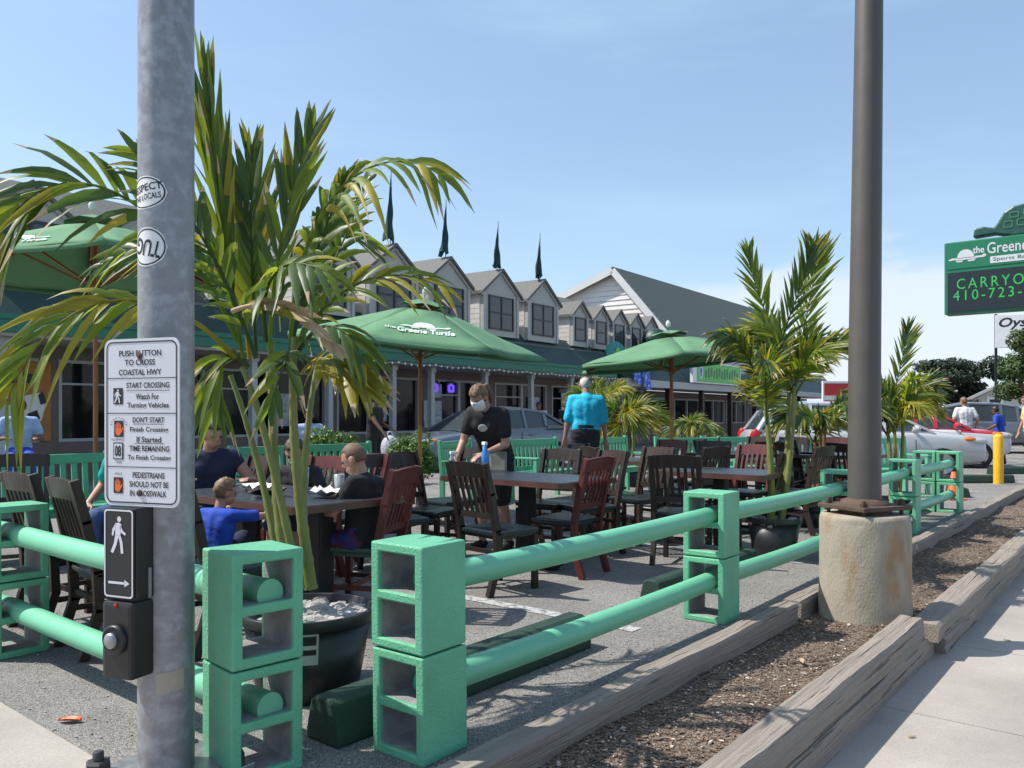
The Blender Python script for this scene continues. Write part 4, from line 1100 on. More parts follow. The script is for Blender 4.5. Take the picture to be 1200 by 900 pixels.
def lpatch(mb, px, py, w, h, seed):
    rg = random.Random(seed); Y = LY-.1; z = CAMZ-(py-HZ)/F*Y-.617; a0 = math.asin(max(-.95,min(.95,((px-1013.5)/F*Y)/.104)))-R(23)
    for k in range(5):
        r = .1072-.0062*max(0,z-0)
        xx = rg.uniform(-w,w)/2; zz = z+rg.uniform(-h,h)/2; ww = w*rg.uniform(.2,.5); hh=h*rg.uniform(.2,.4)
        f = lambda x, zq: Vector((r*math.sin(a0+x/.103), -r*math.cos(a0+x/.103), zq))
        mb.add([f(xx-ww/2,zz-hh/2),f(xx+ww/2,zz-hh/2),f(xx+ww/2,zz+hh/2),f(xx-ww/2,zz+hh/2)],[(0,1,2,3)])
lpatch(mb, 1007, 469, .07, .02, 1); lpatch(mb, 1027, 446, .03, .03, 2); lpatch(mb, 1027, 558, .02, .05, 3)
mb.build("tape_residue", 'label', lt)
mb = MB(); mb.tube([(.06,0,7.9),(.5,.0,8.05),(1.1,0,8.1)], [.05,.045,.04], 12); mb.build("arm", 'bronze', lt)
mb = MB(); mb.box((1.4,0,8.1),(.7,.32,.14),bev=.03); mb.build("lamp_head", 'bronze', lt)
# ================================================================ UMBRELLAS
def umbrella(label, c, zap, zrim, Rr, a0, tilt=(0,0), polem='polewood', logo=None, R1=.024, n=6, low=None):
    u = thing("patio_umbrella", label, "umbrella", c, 0, "green patio umbrellas")
    mb = MB(); mb.tube([(0,0,.02),(0,0,zap-.12)], R1, 14)
    mb.build("pole", polem, u)
    if low:
        mb = MB(); mb.tube([(0,0,.03),(0,0,low)], R1+.002, 14); mb.build("lower_pole", 'polewood2', u)
    mb = MB(); mb.lathe([(.24,0),(.24,.05),(.2,.075),(.05,.09),(.05,.3)], 24); mb.build("foot", 'iron', u)
    Tt = Matrix.Translation((0,0,zrim)) @ Matrix.Rotation(R(tilt[0]),4,'X') @ Matrix.Rotation(R(tilt[1]),4,'Y') @ Matrix.Translation((0,0,-zrim))
    apex = Vector((0,0,zap)); ap2 = apex-Vector((0,0,.06))
    rim = [Vector((Rr*math.cos(R(a0)+2*math.pi*k/n), Rr*math.sin(R(a0)+2*math.pi*k/n), zrim)) for k in range(n)]
    mb = MB(); mb.X = Tt
    N = 8
    for k in range(n):
        a, b = rim[k], rim[(k+1)%n]
        g = {}
        vs = []; fs = []
        for i in range(N+1):
            for j in range(i+1):
                t = .12+.88*i/N; s = j/i if i else .5
                p = ap2.lerp(a, t).lerp(ap2.lerp(b, t), s) if i else ap2.lerp((a+b)/2, .12)
                p = p if i else ap2.lerp(a, .12).lerp(ap2.lerp(b, .12), .5)
                sag = 4*s*(1-s)
                p = p - Vector((0,0,.05*t*sag*(1-t*.6))) - Vector((p.x,p.y,0))*(.05*sag*t*t)
                p = p + Vector((0,0,.022*t*noise.noise(Vector((p.x*2.6+c.x, p.y*2.6, k*.0)))))
                g[(i,j)] = len(vs); vs.append(p)
        for i in range(N):
            for j in range(i+1):
                fs.append((g[(i,j)], g[(i+1,j)], g[(i+1,j+1)]))
                if j < i: fs.append((g[(i,j)], g[(i+1,j+1)], g[(i,j+1)]))
        mb.add(vs, fs, True)
        # valance hem
        d = Vector((0,0,-.05)); e = [a.lerp(b, s/6) - Vector((((a.lerp(b,s/6)).x),((a.lerp(b,s/6)).y),0))*(.05*4*(s/6)*(1-s/6)) - Vector((0,0,.05*4*(s/6)*(1-s/6)*.4)) for s in range(7)]
        mb.add(e+[p+d for p in e], [(s, s+7, s+8, s+1) for s in range(6)], True)
    cn = mb.build("canopy", 'umb', u); sd_ = cn.modifiers.new("cloth", 'SOLIDIFY'); sd_.thickness = .004
    mb = MB(); mb.X = Tt
    for k in range(n):
        a, b = rim[k], rim[(k+1)%n]; t = .2
        pa, pb = apex.lerp(a, t)+Vector((0,0,.0)), apex.lerp(b, t)+Vector((0,0,.0)); pm = (pa+pb)/2+Vector((0,0,.03))
        mb.add([apex+Vector((0,0,-.01)), pa, pm, pb], [(0,1,2),(0,2,3)], False)
    vt = mb.build("vent", 'umb', cn); sd_ = vt.modifiers.new("cloth", 'SOLIDIFY'); sd_.thickness = .004
    mb = MB(); mb.X = Tt; mb.lathe([(.02,0),(.035,.03),(.03,.07),(0,.1)], 12, (0,0,zap+.03)); mb.build("finial", 'umblogo', u)
    for k in range(n):
        mb = MB(); mb.X = Tt; a = rim[k]-Vector((0,0,.012)); mb.bar(ap2.lerp(a,.03)-Vector((0,0,.02)), ap2.lerp(a,.97)-Vector((0,0,.02)), .018, .025)
        mb.bar(Vector((0,0,zrim-.15))+Vector((a.x,a.y,0))*.04, ap2.lerp(a,.5)-Vector((0,0,.03)), .014, .02)
        mb.build("rib", polem, u)
    mb = MB(); mb.X = Tt; mb.lathe([(.05,-.04),(.05,.05)], 14, (0,0,zrim-.15)); mb.build("runner", polem, u)
    for (k, s, h, gx) in (logo or []):
        a, b = rim[k], rim[(k+1)%n]; em = (a+b)/2 - Vector(((a+b).x/2,(a+b).y/2,0))*.05
        X = (b-a).normalized(); Up = (ap2-em).normalized(); Nn = X.cross(Up).normalized()
        if Nn.z < 0: Nn = -Nn
        if X.cross(Up).z < 0: X = -X
        mb = MB(); mb.X = Tt; fn = lambda x, z: em + X*(x*s+gx) + Up*(z*s+h) + Nn*(.012 + .0)
        e0 = (a+b)/2; LL = (e0-ap2).length; wd = (b-a).length; sg = 1 if X.dot(b-a) > 0 else -1
        def fu(x, z):
            t = 1-(z*s+h)/LL; ss = .5+sg*(x*s+gx)/(wd*t)
            p = ap2+(a.lerp(b, ss)-ap2)*t; sag = 4*ss*(1-ss)
            return p-Vector((0,0,.05*t*sag*(1-t*.6)))-Vector((p.x,p.y,0))*(.05*sag*t*t)+Nn*.012
        turtle_logo(mb, .62, 0, .26, fu, 0, 0)
        write(mb, "the", -.62, -.44, .05, .14, fu, .02); write(mb, "Greene Turtle", -.42, .5, -.04, .16, fu, .03)
        mb.build("logo", 'umblogo', cn)
    return u
UX = G(492, 9.8)
umbrella("green patio umbrella with white turtle logo, in front of the dormers", UX, 2.70, 2.12, 1.56, 247, (3, 6), logo=[(0, .70, .36, .02)], low=1.15)
umbrella("green patio umbrella with a rumpled edge and no print, near the green shop sign", G(787, 11.0), 2.44, 2.02, 1.40, 265, (-1, -5), low=1.25)
umbrella("light green patio umbrella at the upper left behind the palm fronds", G(112, 8.2), 3.32, 2.74, 1.5, 240, (0, -3), logo=[(0, .6, .25, -.2)])

# ================================================================ TABLES, CHAIRS, BENCHES
def chair_proto(label, wood, seat='vinyl'):
    c = thing("wooden_chair", label, "chair")
    W, D, SH, BH = .45, .43, .455, .93
    mb = MB(); mb.box((0,0,SH-.02), (W-.01, D-.01, .035), bev=.012); mb.box((0,0,SH-.045), (W-.05,D-.05,.03)); sb = mb.build("seat", seat, c)
    for v in range(1): pass
    for sx in (-1, 1):
        mb = MB(); mb.bar((sx*(W/2-.03), D/2-.03, 0), (sx*(W/2-.03), D/2-.03, SH-.055), .042, .042, bev=.005); mb.build("leg", wood, c)
        mb = MB(); x = sx*(W/2-.025)
        pts = [(x,-D/2-.05,0),(x,-D/2+.03,.25),(x,-D/2+.02,SH),(x,-D/2-.035,.72),(x,-D/2-.09,BH)]
        for a, b in zip(pts[:-1], pts[1:]):
            a, b = Vector(a), Vector(b); e = (b-a).normalized()*.012; mb.bar(a if a.z == 0 else a-e, b+e, .04, .05, Vector((0,1,0)), bev=.004)
        mb.build("leg", wood, c)
    mb = MB()
    yb = lambda z: -D/2+.02-(.055*(z-SH)/(.72-SH) if z < .72 else .055+.055*(z-.72)/(BH-.72))
    # top rail, gently curved
    n=8; vs=[]; fs=[]
    for i in range(n+1):
        x = -W/2+W*i/n; arch = .018*(1-(2*i/n-1)**2); cv = -.03*(1-(2*i/n-1)**2)
        for (dy, z) in ((-.014, BH-.10),(.014, BH-.10),(.014, BH+.0),(-.014, BH+.0)):
            vs.append((x, yb(z)+dy+cv, z+arch*(1 if z>BH-.05 else .4)))
    for i in range(n):
        for k in range(4): a=i*4+k; b=i*4+(k+1)%4; fs.append((a,a+4,b+4,b))
    fs += [(0,1,2,3), tuple(n*4+k for k in (3,2,1,0))]
    mb.add(vs, fs)
    mb.bar((-W/2+.04, yb(.56), .56), (W/2-.04, yb(.56), .56), .022, .045)
    for k in range(6):
        x = -W/2+.075+(W-.15)*k/5; mb.bar((x, yb(.56), .565), (x, yb(BH-.1)-.02, BH-.08), .026, .012, Vector((0,1,0)))
    mb.build("backrest", wood, c)
    mb = MB()
    for sx in (-1,1): mb.bar((sx*(W/2-.03), -D/2+.03, .2), (sx*(W/2-.03), D/2-.05, .2), .02, .03)
    mb.bar((-W/2+.045,0,.2),(W/2-.045,0,.2),.02,.03); mb.bar((-W/2+.05,-D/2+.03,.3),(W/2-.05,-D/2+.03,.3),.02,.03); mb.bar((-W/2+.05,D/2-.03,.14),(W/2-.05,D/2-.03,.14),.02,.03)
    mb.build("stretcher", wood, c)
    return c
GC = "wooden slat back chairs on the patio"
proto = {}
def chair(px, Y, d, label, wood='wood_dark', seat='vinyl', jit=0):
    f = Vector(d); rz = face(f)+R(jit); p = G(px, Y)
    k = (wood, seat)
    if k not in proto:
        proto[k] = chair_proto(label, wood, seat); o = proto[k]; o.location = p; o.rotation_euler = (0,0,rz); o['group'] = GC; return o
    return dup(proto[k], label, p, rz, GC)
def table_proto(label, L, W, top='tabletop'):
    t = thing("dining_table", label, "table")
    mb = MB(); mb.prism(rrect(-L/2+.012, L/2-.012, -W/2+.012, W/2-.012, .04, 4), .738, .76); mb.build("tabletop", top, t)
    mb = MB(); o = rrect(-L/2, L/2, -W/2, W/2, .05, 4); i = rrect(-L/2+.012, L/2-.012, -W/2+.012, W/2-.012, .04, 4); n = len(o)
    for (za, zb_, A, B) in ((.715,.757,o,o),(.757,.757,o,i),(.715,.715,i,o)):
        mb.add([(x,y,za) for x,y in A]+[(x,y,zb_) for x,y in B], [(k,(k+1)%n,n+(k+1)%n,n+k) for k in range(n)])
    mb.box((0,0,.7265),(L-.024,W-.024,.02)); mb.build("table_edge", 'tableedge', t)
    for x in ((-L*.28, L*.28) if L > 1.3 else (0,)):
        mb = MB(); mb.box((x,0,.39),(.11,.11,.65),bev=.01); mb.box((x,0,.705),(.35,.35,.02)); mb.build("pedestal", 'iron', t)
        mb = MB(); mb.box((x,0,.03),(.62,.09,.05),bev=.012); mb.box((x,.18,.03),(.09,.27,.05),bev=.012); mb.box((x,-.18,.03),(.09,.27,.05),bev=.012); mb.build("base", 'iron', t)
    return t
GT_ = "pedestal tables on the patio"
def table(px, Y, d, L, W, label):
    t = table_proto(label, L, W); t.location = G(px, Y); d = Vector(d); t.rotation_euler = (0,0,math.atan2(d.y,d.x)); t['group'] = GT_; return t
d_, n_ = DV, NV
# table A in the middle with the server behind it
table(618, 6.85, n_, 1.30, .82, "dark table in the middle that the server in black leans over")
chair(584, 6.0, d_, "dark chair seen from behind at the near side of the server's table", 'wood_dark', jit=-8)
chair(664, 6.6, -n_, "mahogany red chair turned away at the right end of the server's table", 'wood_red', jit=4)
chair(640, 7.75, -d_, "dark chair facing the camera on the far side of the server's table", 'wood_dark', jit=6)
chair(505, 7.15, n_, "dark chair at the left end of the server's table, behind the umbrella pole", 'wood_dark', jit=12)
chair(462, 6.6, (.5,-.87,0), "dark chair between the boy and the server's table, near the umbrella pole", 'wood_dark', jit=0)
chair(688, 7.5, (-.85,-.5,0), "dark brown chair with open slats right behind the red chair at the table end", 'wood_brown', jit=0)
chair(528, 7.95, -d_, "dark chair on the far side of the server's table, at her right hand", 'wood_dark', jit=-10)
chair(748, 8.2, (-.8,-.6,0), "brown chair standing loose between the server's table and the plain umbrella", 'wood_brown', jit=0)
chair(828, 10.1, -d_, "dark chair behind the plain umbrella's table, facing the camera", 'wood_dark', jit=8)
chair(935, 8.9, -n_, "brown chair right behind the tall palm's pot", 'wood_brown', jit=-6)
chair(705, 9.3, n_, "dark chair in front of the man in cyan", 'wood_dark', 'vinylgreen', jit=4)
chair(1000, 11.4, -n_, "mahogany red chair just right of the light pole's far table", 'wood_red', jit=4)
# table B with the family
TB = table(330, 5.35, n_, 1.5, .85, "dark family table behind the near palm, with cups and paper on it")
chair(424, 5.25, (-.97,.25,0), "mahogany red chair with a green seat that the boy in the black t-shirt sits on", 'wood_red', 'vinylgreen', jit=0)
chair(262, 4.55, d_, "dark chair of the toddler in the blue shirt, seen from behind", 'wood_dark', jit=-4)
chair(352, 6.3, -d_, "mahogany red chair of the second boy on the far side of the family table", 'wood_red', jit=5)
chair(262, 6.35, -d_, "dark chair of the seated adult in navy behind the palm", 'wood_brown', jit=-10)
chair(404, 6.75, (-.6,-.8,0), "mahogany red chair near the boy's left with its slats to the bench", 'wood_red', jit=-8)
# left, behind the side fence
chair(85, 4.98, (.40,.9,0), "brown chair seen from behind, left of the crossing sign", 'wood_brown', jit=-14)
chair(143, 4.53, (.42,.9,0), "brown chair seen from behind, partly hidden by the crossing sign", 'wood_brown', jit=-20)
chair(157, 6.85, -d_, "brown chair of the person in teal", 'wood_brown', jit=6)
chair(22, 6.7, (.5,-.87,0), "brown chair at the far left edge before the long bench", 'wood_brown', jit=0)
# table C under the second umbrella
table(770, 9.3, n_, 1.15, .78, "dark table under the plain green umbrella")
chair(722, 8.6, (.95,.3,0), "brown chair with a green seat left of the table under the plain umbrella", 'wood_brown', 'vinylgreen', jit=0)
chair(812, 8.75, -n_, "dark chair right of the table under the plain umbrella", 'wood_dark', jit=-10)
chair(775, 10.6, -d_, "mahogany red chair on the far side of the table under the plain umbrella", 'wood_red', jit=0)
# table D and the grey armchair behind the second post
table(845, 7.55, n_, 1.1, .78, "dark table just behind the second block post")
chair(800, 7.05, d_, "dark chair in front of the table behind the second post", 'wood_dark', jit=14)
chair(883, 7.6, -n_, "charcoal chair right beside the palm pot, turned to the table", 'wood_dark', 'vinylgreen', jit=8)
chair(870, 8.9, -d_, "mahogany red chair facing the camera behind the second post's table", 'wood_red', jit=-5)
# far group
table(900, 11.2, n_, 1.4, .8, "far dark table beyond the palm pot, near the white car")
chair(846, 10.9, n_, "far mahogany chair left of the far table", 'wood_red', jit=6)
chair(880, 12.3, -d_, "far dark chair behind the far table, left one", 'wood_dark', jit=-6)
chair(926, 12.0, -d_, "far dark chair behind the far table, right one", 'wood_dark', jit=9)
chair(915, 10.3, d_, "far dark chair with its back to the camera at the far table", 'wood_brown', jit=3)
table(975, 10.8, n_, 1.2, .8, "far dark table just left of the light pole")
chair(948, 10.5, n_, "far brown chair left of the light pole's far table", 'wood_brown', jit=-9)
chair(972, 11.9, -d_, "far mahogany chair facing the camera left of the light pole", 'wood_red', jit=4)
chair(985, 9.9, d_, "dark chair half hidden behind the light pole", 'wood_dark', jit=-5)

def bench_proto(label, L):
    b = thing("slat_bench", label, "bench")
    mb = MB(); mb.bar((-L/2,-.24,.86),(L/2,-.24,.86),.035,.09,bev=.008); mb.bar((-L/2+.04,-.205,.47),(L/2-.04,-.205,.47),.03,.06)
    n = int(L/.105)
    for k in range(n):
        x = -L/2+.09+(L-.18)*k/(n-1); mb.bar((x,-.207,.48),(x,-.24,.835),.05,.014,Vector((0,1,0)))
    mb.build("backrest", 'bench', b)
    mb = MB()
    for k in range(5): mb.box((0,-.15+k*.09,.43),(L-.06,.075,.022),bev=.004)
    mb.build("seat", 'bench', b)
    for sx in (-1,1):
        x = sx*(L/2-.02)
        mb = MB(); mb.bar((x,-.2,0),(x,-.205,.44),.06,.06); mb.bar((x,-.205,.43),(x,-.245,.93),.055,.055,bev=.01); mb.build("leg", 'bench', b)
        mb = MB(); mb.bar((x,.25,0),(x,.25,.62),.06,.06,bev=.008); mb.build("leg", 'bench', b)
        mb = MB(); mb.bar((x,-.2,.64),(x,.3,.64),.08,.03,bev=.008); mb.build("armrest", 'bench', b)
    mb = MB(); mb.box((0,.22,.385),(L-.1,.03,.06)); mb.box((0,-.18,.385),(L-.1,.03,.06)); mb.build("rail", 'bench', b)
    return b
GB = "mint green slat benches along the back of the patio"
bps = {}
def bench(px, Y, d, L, label):
    p = G(px, Y); rz = face(Vector(d))
    if L not in bps:
        o = bps[L] = bench_proto(label, L); o.location = p; o.rotation_euler = (0,0,rz); o['group'] = GB
    else: o = dup(bps[L], label, p, rz, GB)
    return o
bench(38, 7.3, n_, 2.1, "long mint bench at the left edge, behind the brown chairs")
bench(205, 8.35, n_, 1.2, "mint bench hidden mostly by the signal pole")
bench(372, 9.9, n_, 2.1, "long mint bench behind the boys, in front of the round shrubs")
bench(552, 11.6, (.95,-.3,0), 1.2, "mint bench right behind the server")
bench(640, 12.4, n_, 1.2, "mint bench between the server and the man in cyan")
bench(726, 13.2, n_, 1.2, "mint bench right beside the man in cyan, under the small palms")
bench(815, 13.0, (.3,-.95,0), 1.2, "far mint bench right of the umbrella pole")
bench(868, 13.4, (.3,-.95,0), 1.2, "far mint bench behind the big potted palm's canes")
bench(1010, 12.6, (.3,-.95,0), 2.1, "far long mint bench behind the light pole")

# ---------------------------------------------------------------- things on the tables
def cup(label, p, m='clear', h=.13, r=.036):
    t = thing("drinking_cup", label, "cup", p, 0, "cups on the family table")
    mb = MB(); mb.lathe([(r*.75,0),(r,h),(r*.93,h),(r*.7,.01)], 14); mb.build("cup_body", m, t)
def onT(t, x, y, z=.7605): return Matrix.Translation(t.location) @ Matrix.Rotation(t.rotation_euler.z, 4, 'Z') @ Vector((x, y, z))
cup("clear cup in the middle of the family table", onT(TB,.1,.1)); cup("clear cup near the second boy", onT(TB,.32,.22)); cup("blue cup near the navy shirt", onT(TB,-.15,.28), 'clothlight', .15, .045)
for (x, y, lab, sx, sy, m) in ((-.25,0,"crumpled white paper on the left of the family table",.30,.22,'white'),(.42,.05,"white food basket paper by the second boy",.26,.2,'white'),(.12,-.2,"flat brown basket near the palm canes",.24,.17,'wood_brown')):
    t = thing("food_paper", lab, "food paper", onT(TB,x,y), R(x*200), "food papers on the family table")
    rg = random.Random(int(x*100)+9); mb = MB(); vs=[]; fs=[]; nn=7
    for i in range(nn):
        for j in range(nn): vs.append((sx*(i/(nn-1)-.5), sy*(j/(nn-1)-.5), .006+.05*max(abs(i-3),abs(j-3))/3*rg.uniform(.5,1.2)))
    for i in range(nn-1):
        for j in range(nn-1): a=i*nn+j; fs.append((a,a+nn,a+nn+1,a+1))
    k=len(vs); mb.add(vs+[(x,y,z-.004) for x,y,z in vs], fs+[tuple(k+q for q in reversed(f)) for f in fs]); mb.build("sheet", m, t)
for (px, Y, z, lab, m, hh) in ((843, 10.9, .761, "pink red bottle on the far table near the benches", 'red', .2), (853, 11.3, .761, "mint green bottle on the far table near the benches", 'bench', .16)):
    t = thing("sauce_bottle", lab, "bottle", G(px, 11.0, 0.78), 0, "bottles on the far tables")
    mb = MB(); mb.lathe([(.035,0),(.035,hh*.6),(.014,hh*.8),(.012,hh)], 12); mb.build("bottle_body", m, t)
table(848, 11.0, n_, .9, .6, "small far table with two bottles in front of the far benches")
# ================================================================ PALMS AND SHRUBS
def bez(p, t):
    p = [Vector(q) for q in p]
    while len(p) > 1: p = [a.lerp(b, t) for a, b in zip(p[:-1], p[1:])]
    return p[0]
def frond(mb, ctrl, nl, ln, ang, droop, w, rg, up=None, start=.15, rw=.012, fold=.35, mi=0, mi_alt=None, alt=.1, curl=.0, tipang=None):
    """feather leaf: rachis along a Bezier with two rows of folded leaflets"""
    mb.mi = mi
    N = 16; pts = [bez(ctrl, i/N) for i in range(N+1)]
    mb.tube(pts, [rw*(1-.85*i/N) for i in range(N+1)], 5, False)
    for k in range(nl):
        t = start+(1-start)*(k+rg.uniform(-.2,.2))/max(1,nl-1); t = min(max(t, .02), .995)
        p = bez(ctrl, t); T = (bez(ctrl, min(1,t+.02))-bez(ctrl, max(0,t-.02))).normalized()
        U = up.copy() if up is not None else Vector((0,0,1)); U = (U-T*U.dot(T))
        if U.length < .15: U = Vector((.3,-1,.2)); U = U-T*U.dot(T)
        U.normalize(); S = T.cross(U).normalized()
        q = (t-start)/(1-start)
        prof = (.45+1.1*math.sin(math.pi*min(1,.12+q*.80)))*.68
        a0 = ang + ((tipang if tipang is not None else ang*.45)-ang)*q
        for side in (-1, 1):
            if rg.random() < .05: continue
            a = R(a0+rg.uniform(-7,7)); L = ln*prof*rg.uniform(.82,1.1)
            D = (T*math.cos(a)+S*side*math.sin(a)+U*(fold*rg.uniform(.4,1.2)*math.sin(a))).normalized()
            Wd = T.cross(D); Wd = (D.cross(S*side).cross(D)) if Wd.length < .1 else (T-D*T.dot(D))
            Wd.normalize(); Nn = D.cross(Wd).normalized()
            tw = rg.uniform(-.6,.6); Wd = (Wd*math.cos(tw)+Nn*math.sin(tw)); Nn = D.cross(Wd)
            n = 5; vs = []; ww = w*rg.uniform(.75,1.15)*(.6+.4*prof)
            dr = droop*rg.uniform(.6,1.4)
            for i in range(n+1):
                s = i/n
                c = p + D*(L*s) + Vector((0,0,-1))*(L*dr*s*s) + Nn*(curl*L*s*s*rg.uniform(.7,1.3))
                h = ww*.5*min(1,(.30+2.4*s))*(1-s**2.6)+.0006
                vs += [c-Wd*h, c+Nn*h*.35, c+Wd*h]
            fs = []
            for i in range(n):
                b = i*3; fs += [(b,b+1,b+4,b+3),(b+1,b+2,b+5,b+4)]
            mb.mi = mi_alt if (mi_alt is not None and rg.random() < alt) else mi
            mb.add(vs, fs, True)
            if rg.random() < .35: mb.m[-2:] = [3, 3]
            if rg.random() < .12: mb.m[-6:] = [2]*6
LM = ['leaf', 'leafdark', 'leafyellow', 'leafdead']
def pot(label, c, r, h, m='pot', group="black plant pots"):
    t = thing("plant_pot", label, "plant pot", c, 0, group)
    mb = MB(); mb.lathe([(r*.74,0),(r*.80,h*.25),(r*.93,h*.86),(r*.93,h*.87),(r,h*.88),(r*1.0,h),(r*.93,h),(r*.86,h*.84),(0,h*.82)], 40, smooth=True); mb.build("pot_body", m, t, bevel=.004)
    return t
def rocks(label, c, r, n, seed, s0=.025, s1=.05):
    rg = random.Random(seed); mb = MB(); mb.smooth=False
    for k in range(n):
        a = rg.uniform(0,6.28); q = r*math.sqrt(rg.random()); s = rg.uniform(s0,s1)
        mb.sphere((q*math.cos(a), q*math.sin(a), rg.uniform(0,.025)), (s*rg.uniform(.8,1.3), s, s*.7), 7, 5, .16, rg)
    o = mb.build("pot_stones", 'rock'); o.location = c
    return tag(o, label, "stones", kind='stuff')

# ---- the near palm
PC = Vector((-.95, 3.78, 0))
pt = pot("big black plant pot with a paper label between the two near block posts", PC, .31, .385)
mb = MB()
for i in range(6):
    a0, a1 = R(-97+i*5), R(-97+(i+1)*5); rr = lambda z: .31*(.80+.13*((z/.385-.25)/.61))+.003
    f = lambda a, z: (rr(z)*math.cos(a), rr(z)*math.sin(a), z)
    mb.add([f(a0,.19),f(a1,.19),f(a1,.33),f(a0,.33)],[(0,1,2,3)],True)
mb.build("paper_label", 'label', pt)
mb = MB()
for (i0,i1,z0,z1) in ((0.4,2.2,.28,.32),(2.8,5.6,.28,.32),(.4,5.6,.235,.26),(.4,2.6,.2,.225)):
    a0,a1 = R(-97+i0*5), R(-97+i1*5); g = lambda a, z: (.31*(.80+.13*((z/.385-.25)/.61)+.016)*math.cos(a), .31*(.80+.13*((z/.385-.25)/.61)+.016)*math.sin(a), z)
    mb.add([g(a0,z0),g((a0+a1)/2,z0),g(a1,z0),g(a1,z1),g((a0+a1)/2,z1),g(a0,z1)],[(0,1,4,5),(1,2,3,4)])
mb.build("label_print", 'ink', pt)
rocks("pale stones filling the near black plant pot", PC+Vector((0,0,.32)), .255, 130, 4)
palm = thing("potted_palm", "large near palm with arching and yellowing fronds in the black pot", "palm", PC+Vector((0,0,.36)), 0, "potted palms")
rg = random.Random(21)
Y0 = PC.y
def q(px, py, dy=0.0): return P(px, py, Y0+dy)
canes = [((352,690),(330,590),(305,470),(283,430)), ((340,690),(322,600),(318,500),(318,400)), ((365,690),(352,600),(338,500),(345,395)), ((330,690),(318,600),(300,520),(270,440)), ((358,690),(350,560),(362,480),(372,425))]
for i, c in enumerate(canes):
    dy = (-.06,.05,-.02,.1,.12)[i]; mb = MB(); pts = [bez([q(x,y,dy*(1+k*.5)) for k,(x,y) in enumerate(c)], s/12) for s in range(13)]
    pts = [bez([q(x,y,dy*(1+k*.5)) for k,(x,y) in enumerate(c)], s/48) for s in range(49)]; mb.tube(pts, [(.028 if i in (1,2) else .021)*(1-.45*s/48)*(1.13 if s%6 == 0 else 1) for s in range(49)], 10); mb.build("cane", 'cane', palm, world=True)
FR = [  # control points (px,py,dY), leaflets, leaf length, angle, droop, width, colour, alt colour, share, tip angle
 ([(285,420,0),(262,300,-.05),(248,170,-.05),(242,98,-.05)], 46, .50, 10, .0, .026, 0, 1, .4, 3),
 ([(292,420,.1),(280,300,.15),(262,190,.2),(238,160,.2)], 36, .46, 10, .02, .028, 2, 0, .5, 4),
 ([(300,420,.1),(296,320,.1),(292,250,.15),(296,185,.2)], 32, .46, 20, .05, .034, 1, 0, .4, 8),
 ([(315,410,0),(322,290,-.05),(340,220,-.1),(366,155,-.1)], 30, .36, 26, .08, .032, 0, 1, .4, 12),
 ([(340,400,.05),(345,270,.0),(395,180,-.1),(470,170,-.25),(515,205,-.35)], 44, .33, 36, .8, .034, 0, 2, .2, 25),
 ([(278,400,0),(215,250,-.15),(120,190,-.3),(50,190,-.4),(2,270,-.5)], 52, .42, 46, .55, .036, 0, 1, .35, 25),
 ([(276,420,-.1),(200,330,-.25),(110,330,-.4),(45,370,-.5),(8,470,-.55)], 46, .36, 42, .6, .034, 2, 0, .55, 25),
 ([(350,400,.1),(385,345,.1),(440,300,.1),(515,335,.0)], 34, .30, 36, .5, .030, 0, 2, .35, 22),
 ([(362,430,.1),(376,412,0),(398,420,-.1),(425,452,-.15)], 34, .27, 50, .40, .040, 2, 2, .0, 18),
 ([(300,390,.2),(250,290,.3),(190,260,.35),(120,310,.4)], 40, .34, 44, .5, .034, 1, 0, .5, 25),
 ([(330,390,.3),(320,280,.5),(370,240,.7),(440,290,.8)], 36, .34, 40, .45, .032, 1, 0, .4, 25),
 ([(312,400,-.1),(300,320,-.3),(330,290,-.5),(385,320,-.6)], 34, .30, 45, .6, .034, 1, 0, .4, 25),
 ([(345,420,0),(372,370,-.1),(395,370,-.15),(425,415,-.2)], 26, .27, 42, .6, .030, 1, 0, .4, 25),
 ([(292,430,-.05),(262,400,-.1),(245,420,-.15),(250,480,-.15)], 24, .26, 42, .6, .030, 1, 0, .5, 25),
 ([(330,420,.0),(345,400,-.2),(335,420,-.35),(318,470,-.4)], 24, .24, 40, .6, .028, 1, 0, .5, 25),
 ([(340,410,.1),(365,300,.1),(385,250,.1),(412,205,.1)], 30, .30, 30, .35, .034, 1, 0, .5, 15),
 ([(345,410,.15),(370,350,.2),(410,270,.3),(430,215,.35)], 28, .28, 32, .4, .032, 0, 1, .5, 15),
 ([(300,420,.0),(268,330,-.1),(232,250,-.15),(160,180,-.2)], 36, .34, 36, .35, .034, 1, 0, .4, 20),
]
for (cp, nl, ln, an, dr, w, mi, ma, al, ta) in FR:
    mb = MB(); frond(mb, [q(*c) for c in cp], int(nl*(.37 if dr > .44 else .48)), ln*.96, an, dr, w*1.42, rg, up=Vector((.15,-.75,.65)), mi=mi, mi_alt=ma, alt=al, tipang=ta, curl=.08)
    mb.build("frond", LM, palm, world=True)
mb = MB(); mb.mi = 3               # dry collapsed leaf
frond(mb, [q(272,365,-.3), q(320,345,-.35), q(350,365,-.35), q(390,405,-.35)], 8, .15, 14, .25, .06, rg, up=Vector((.2,-1,.2)), mi=3, start=.1, tipang=10, curl=.25)
mb.build("dry_frond", LM, palm, world=True)

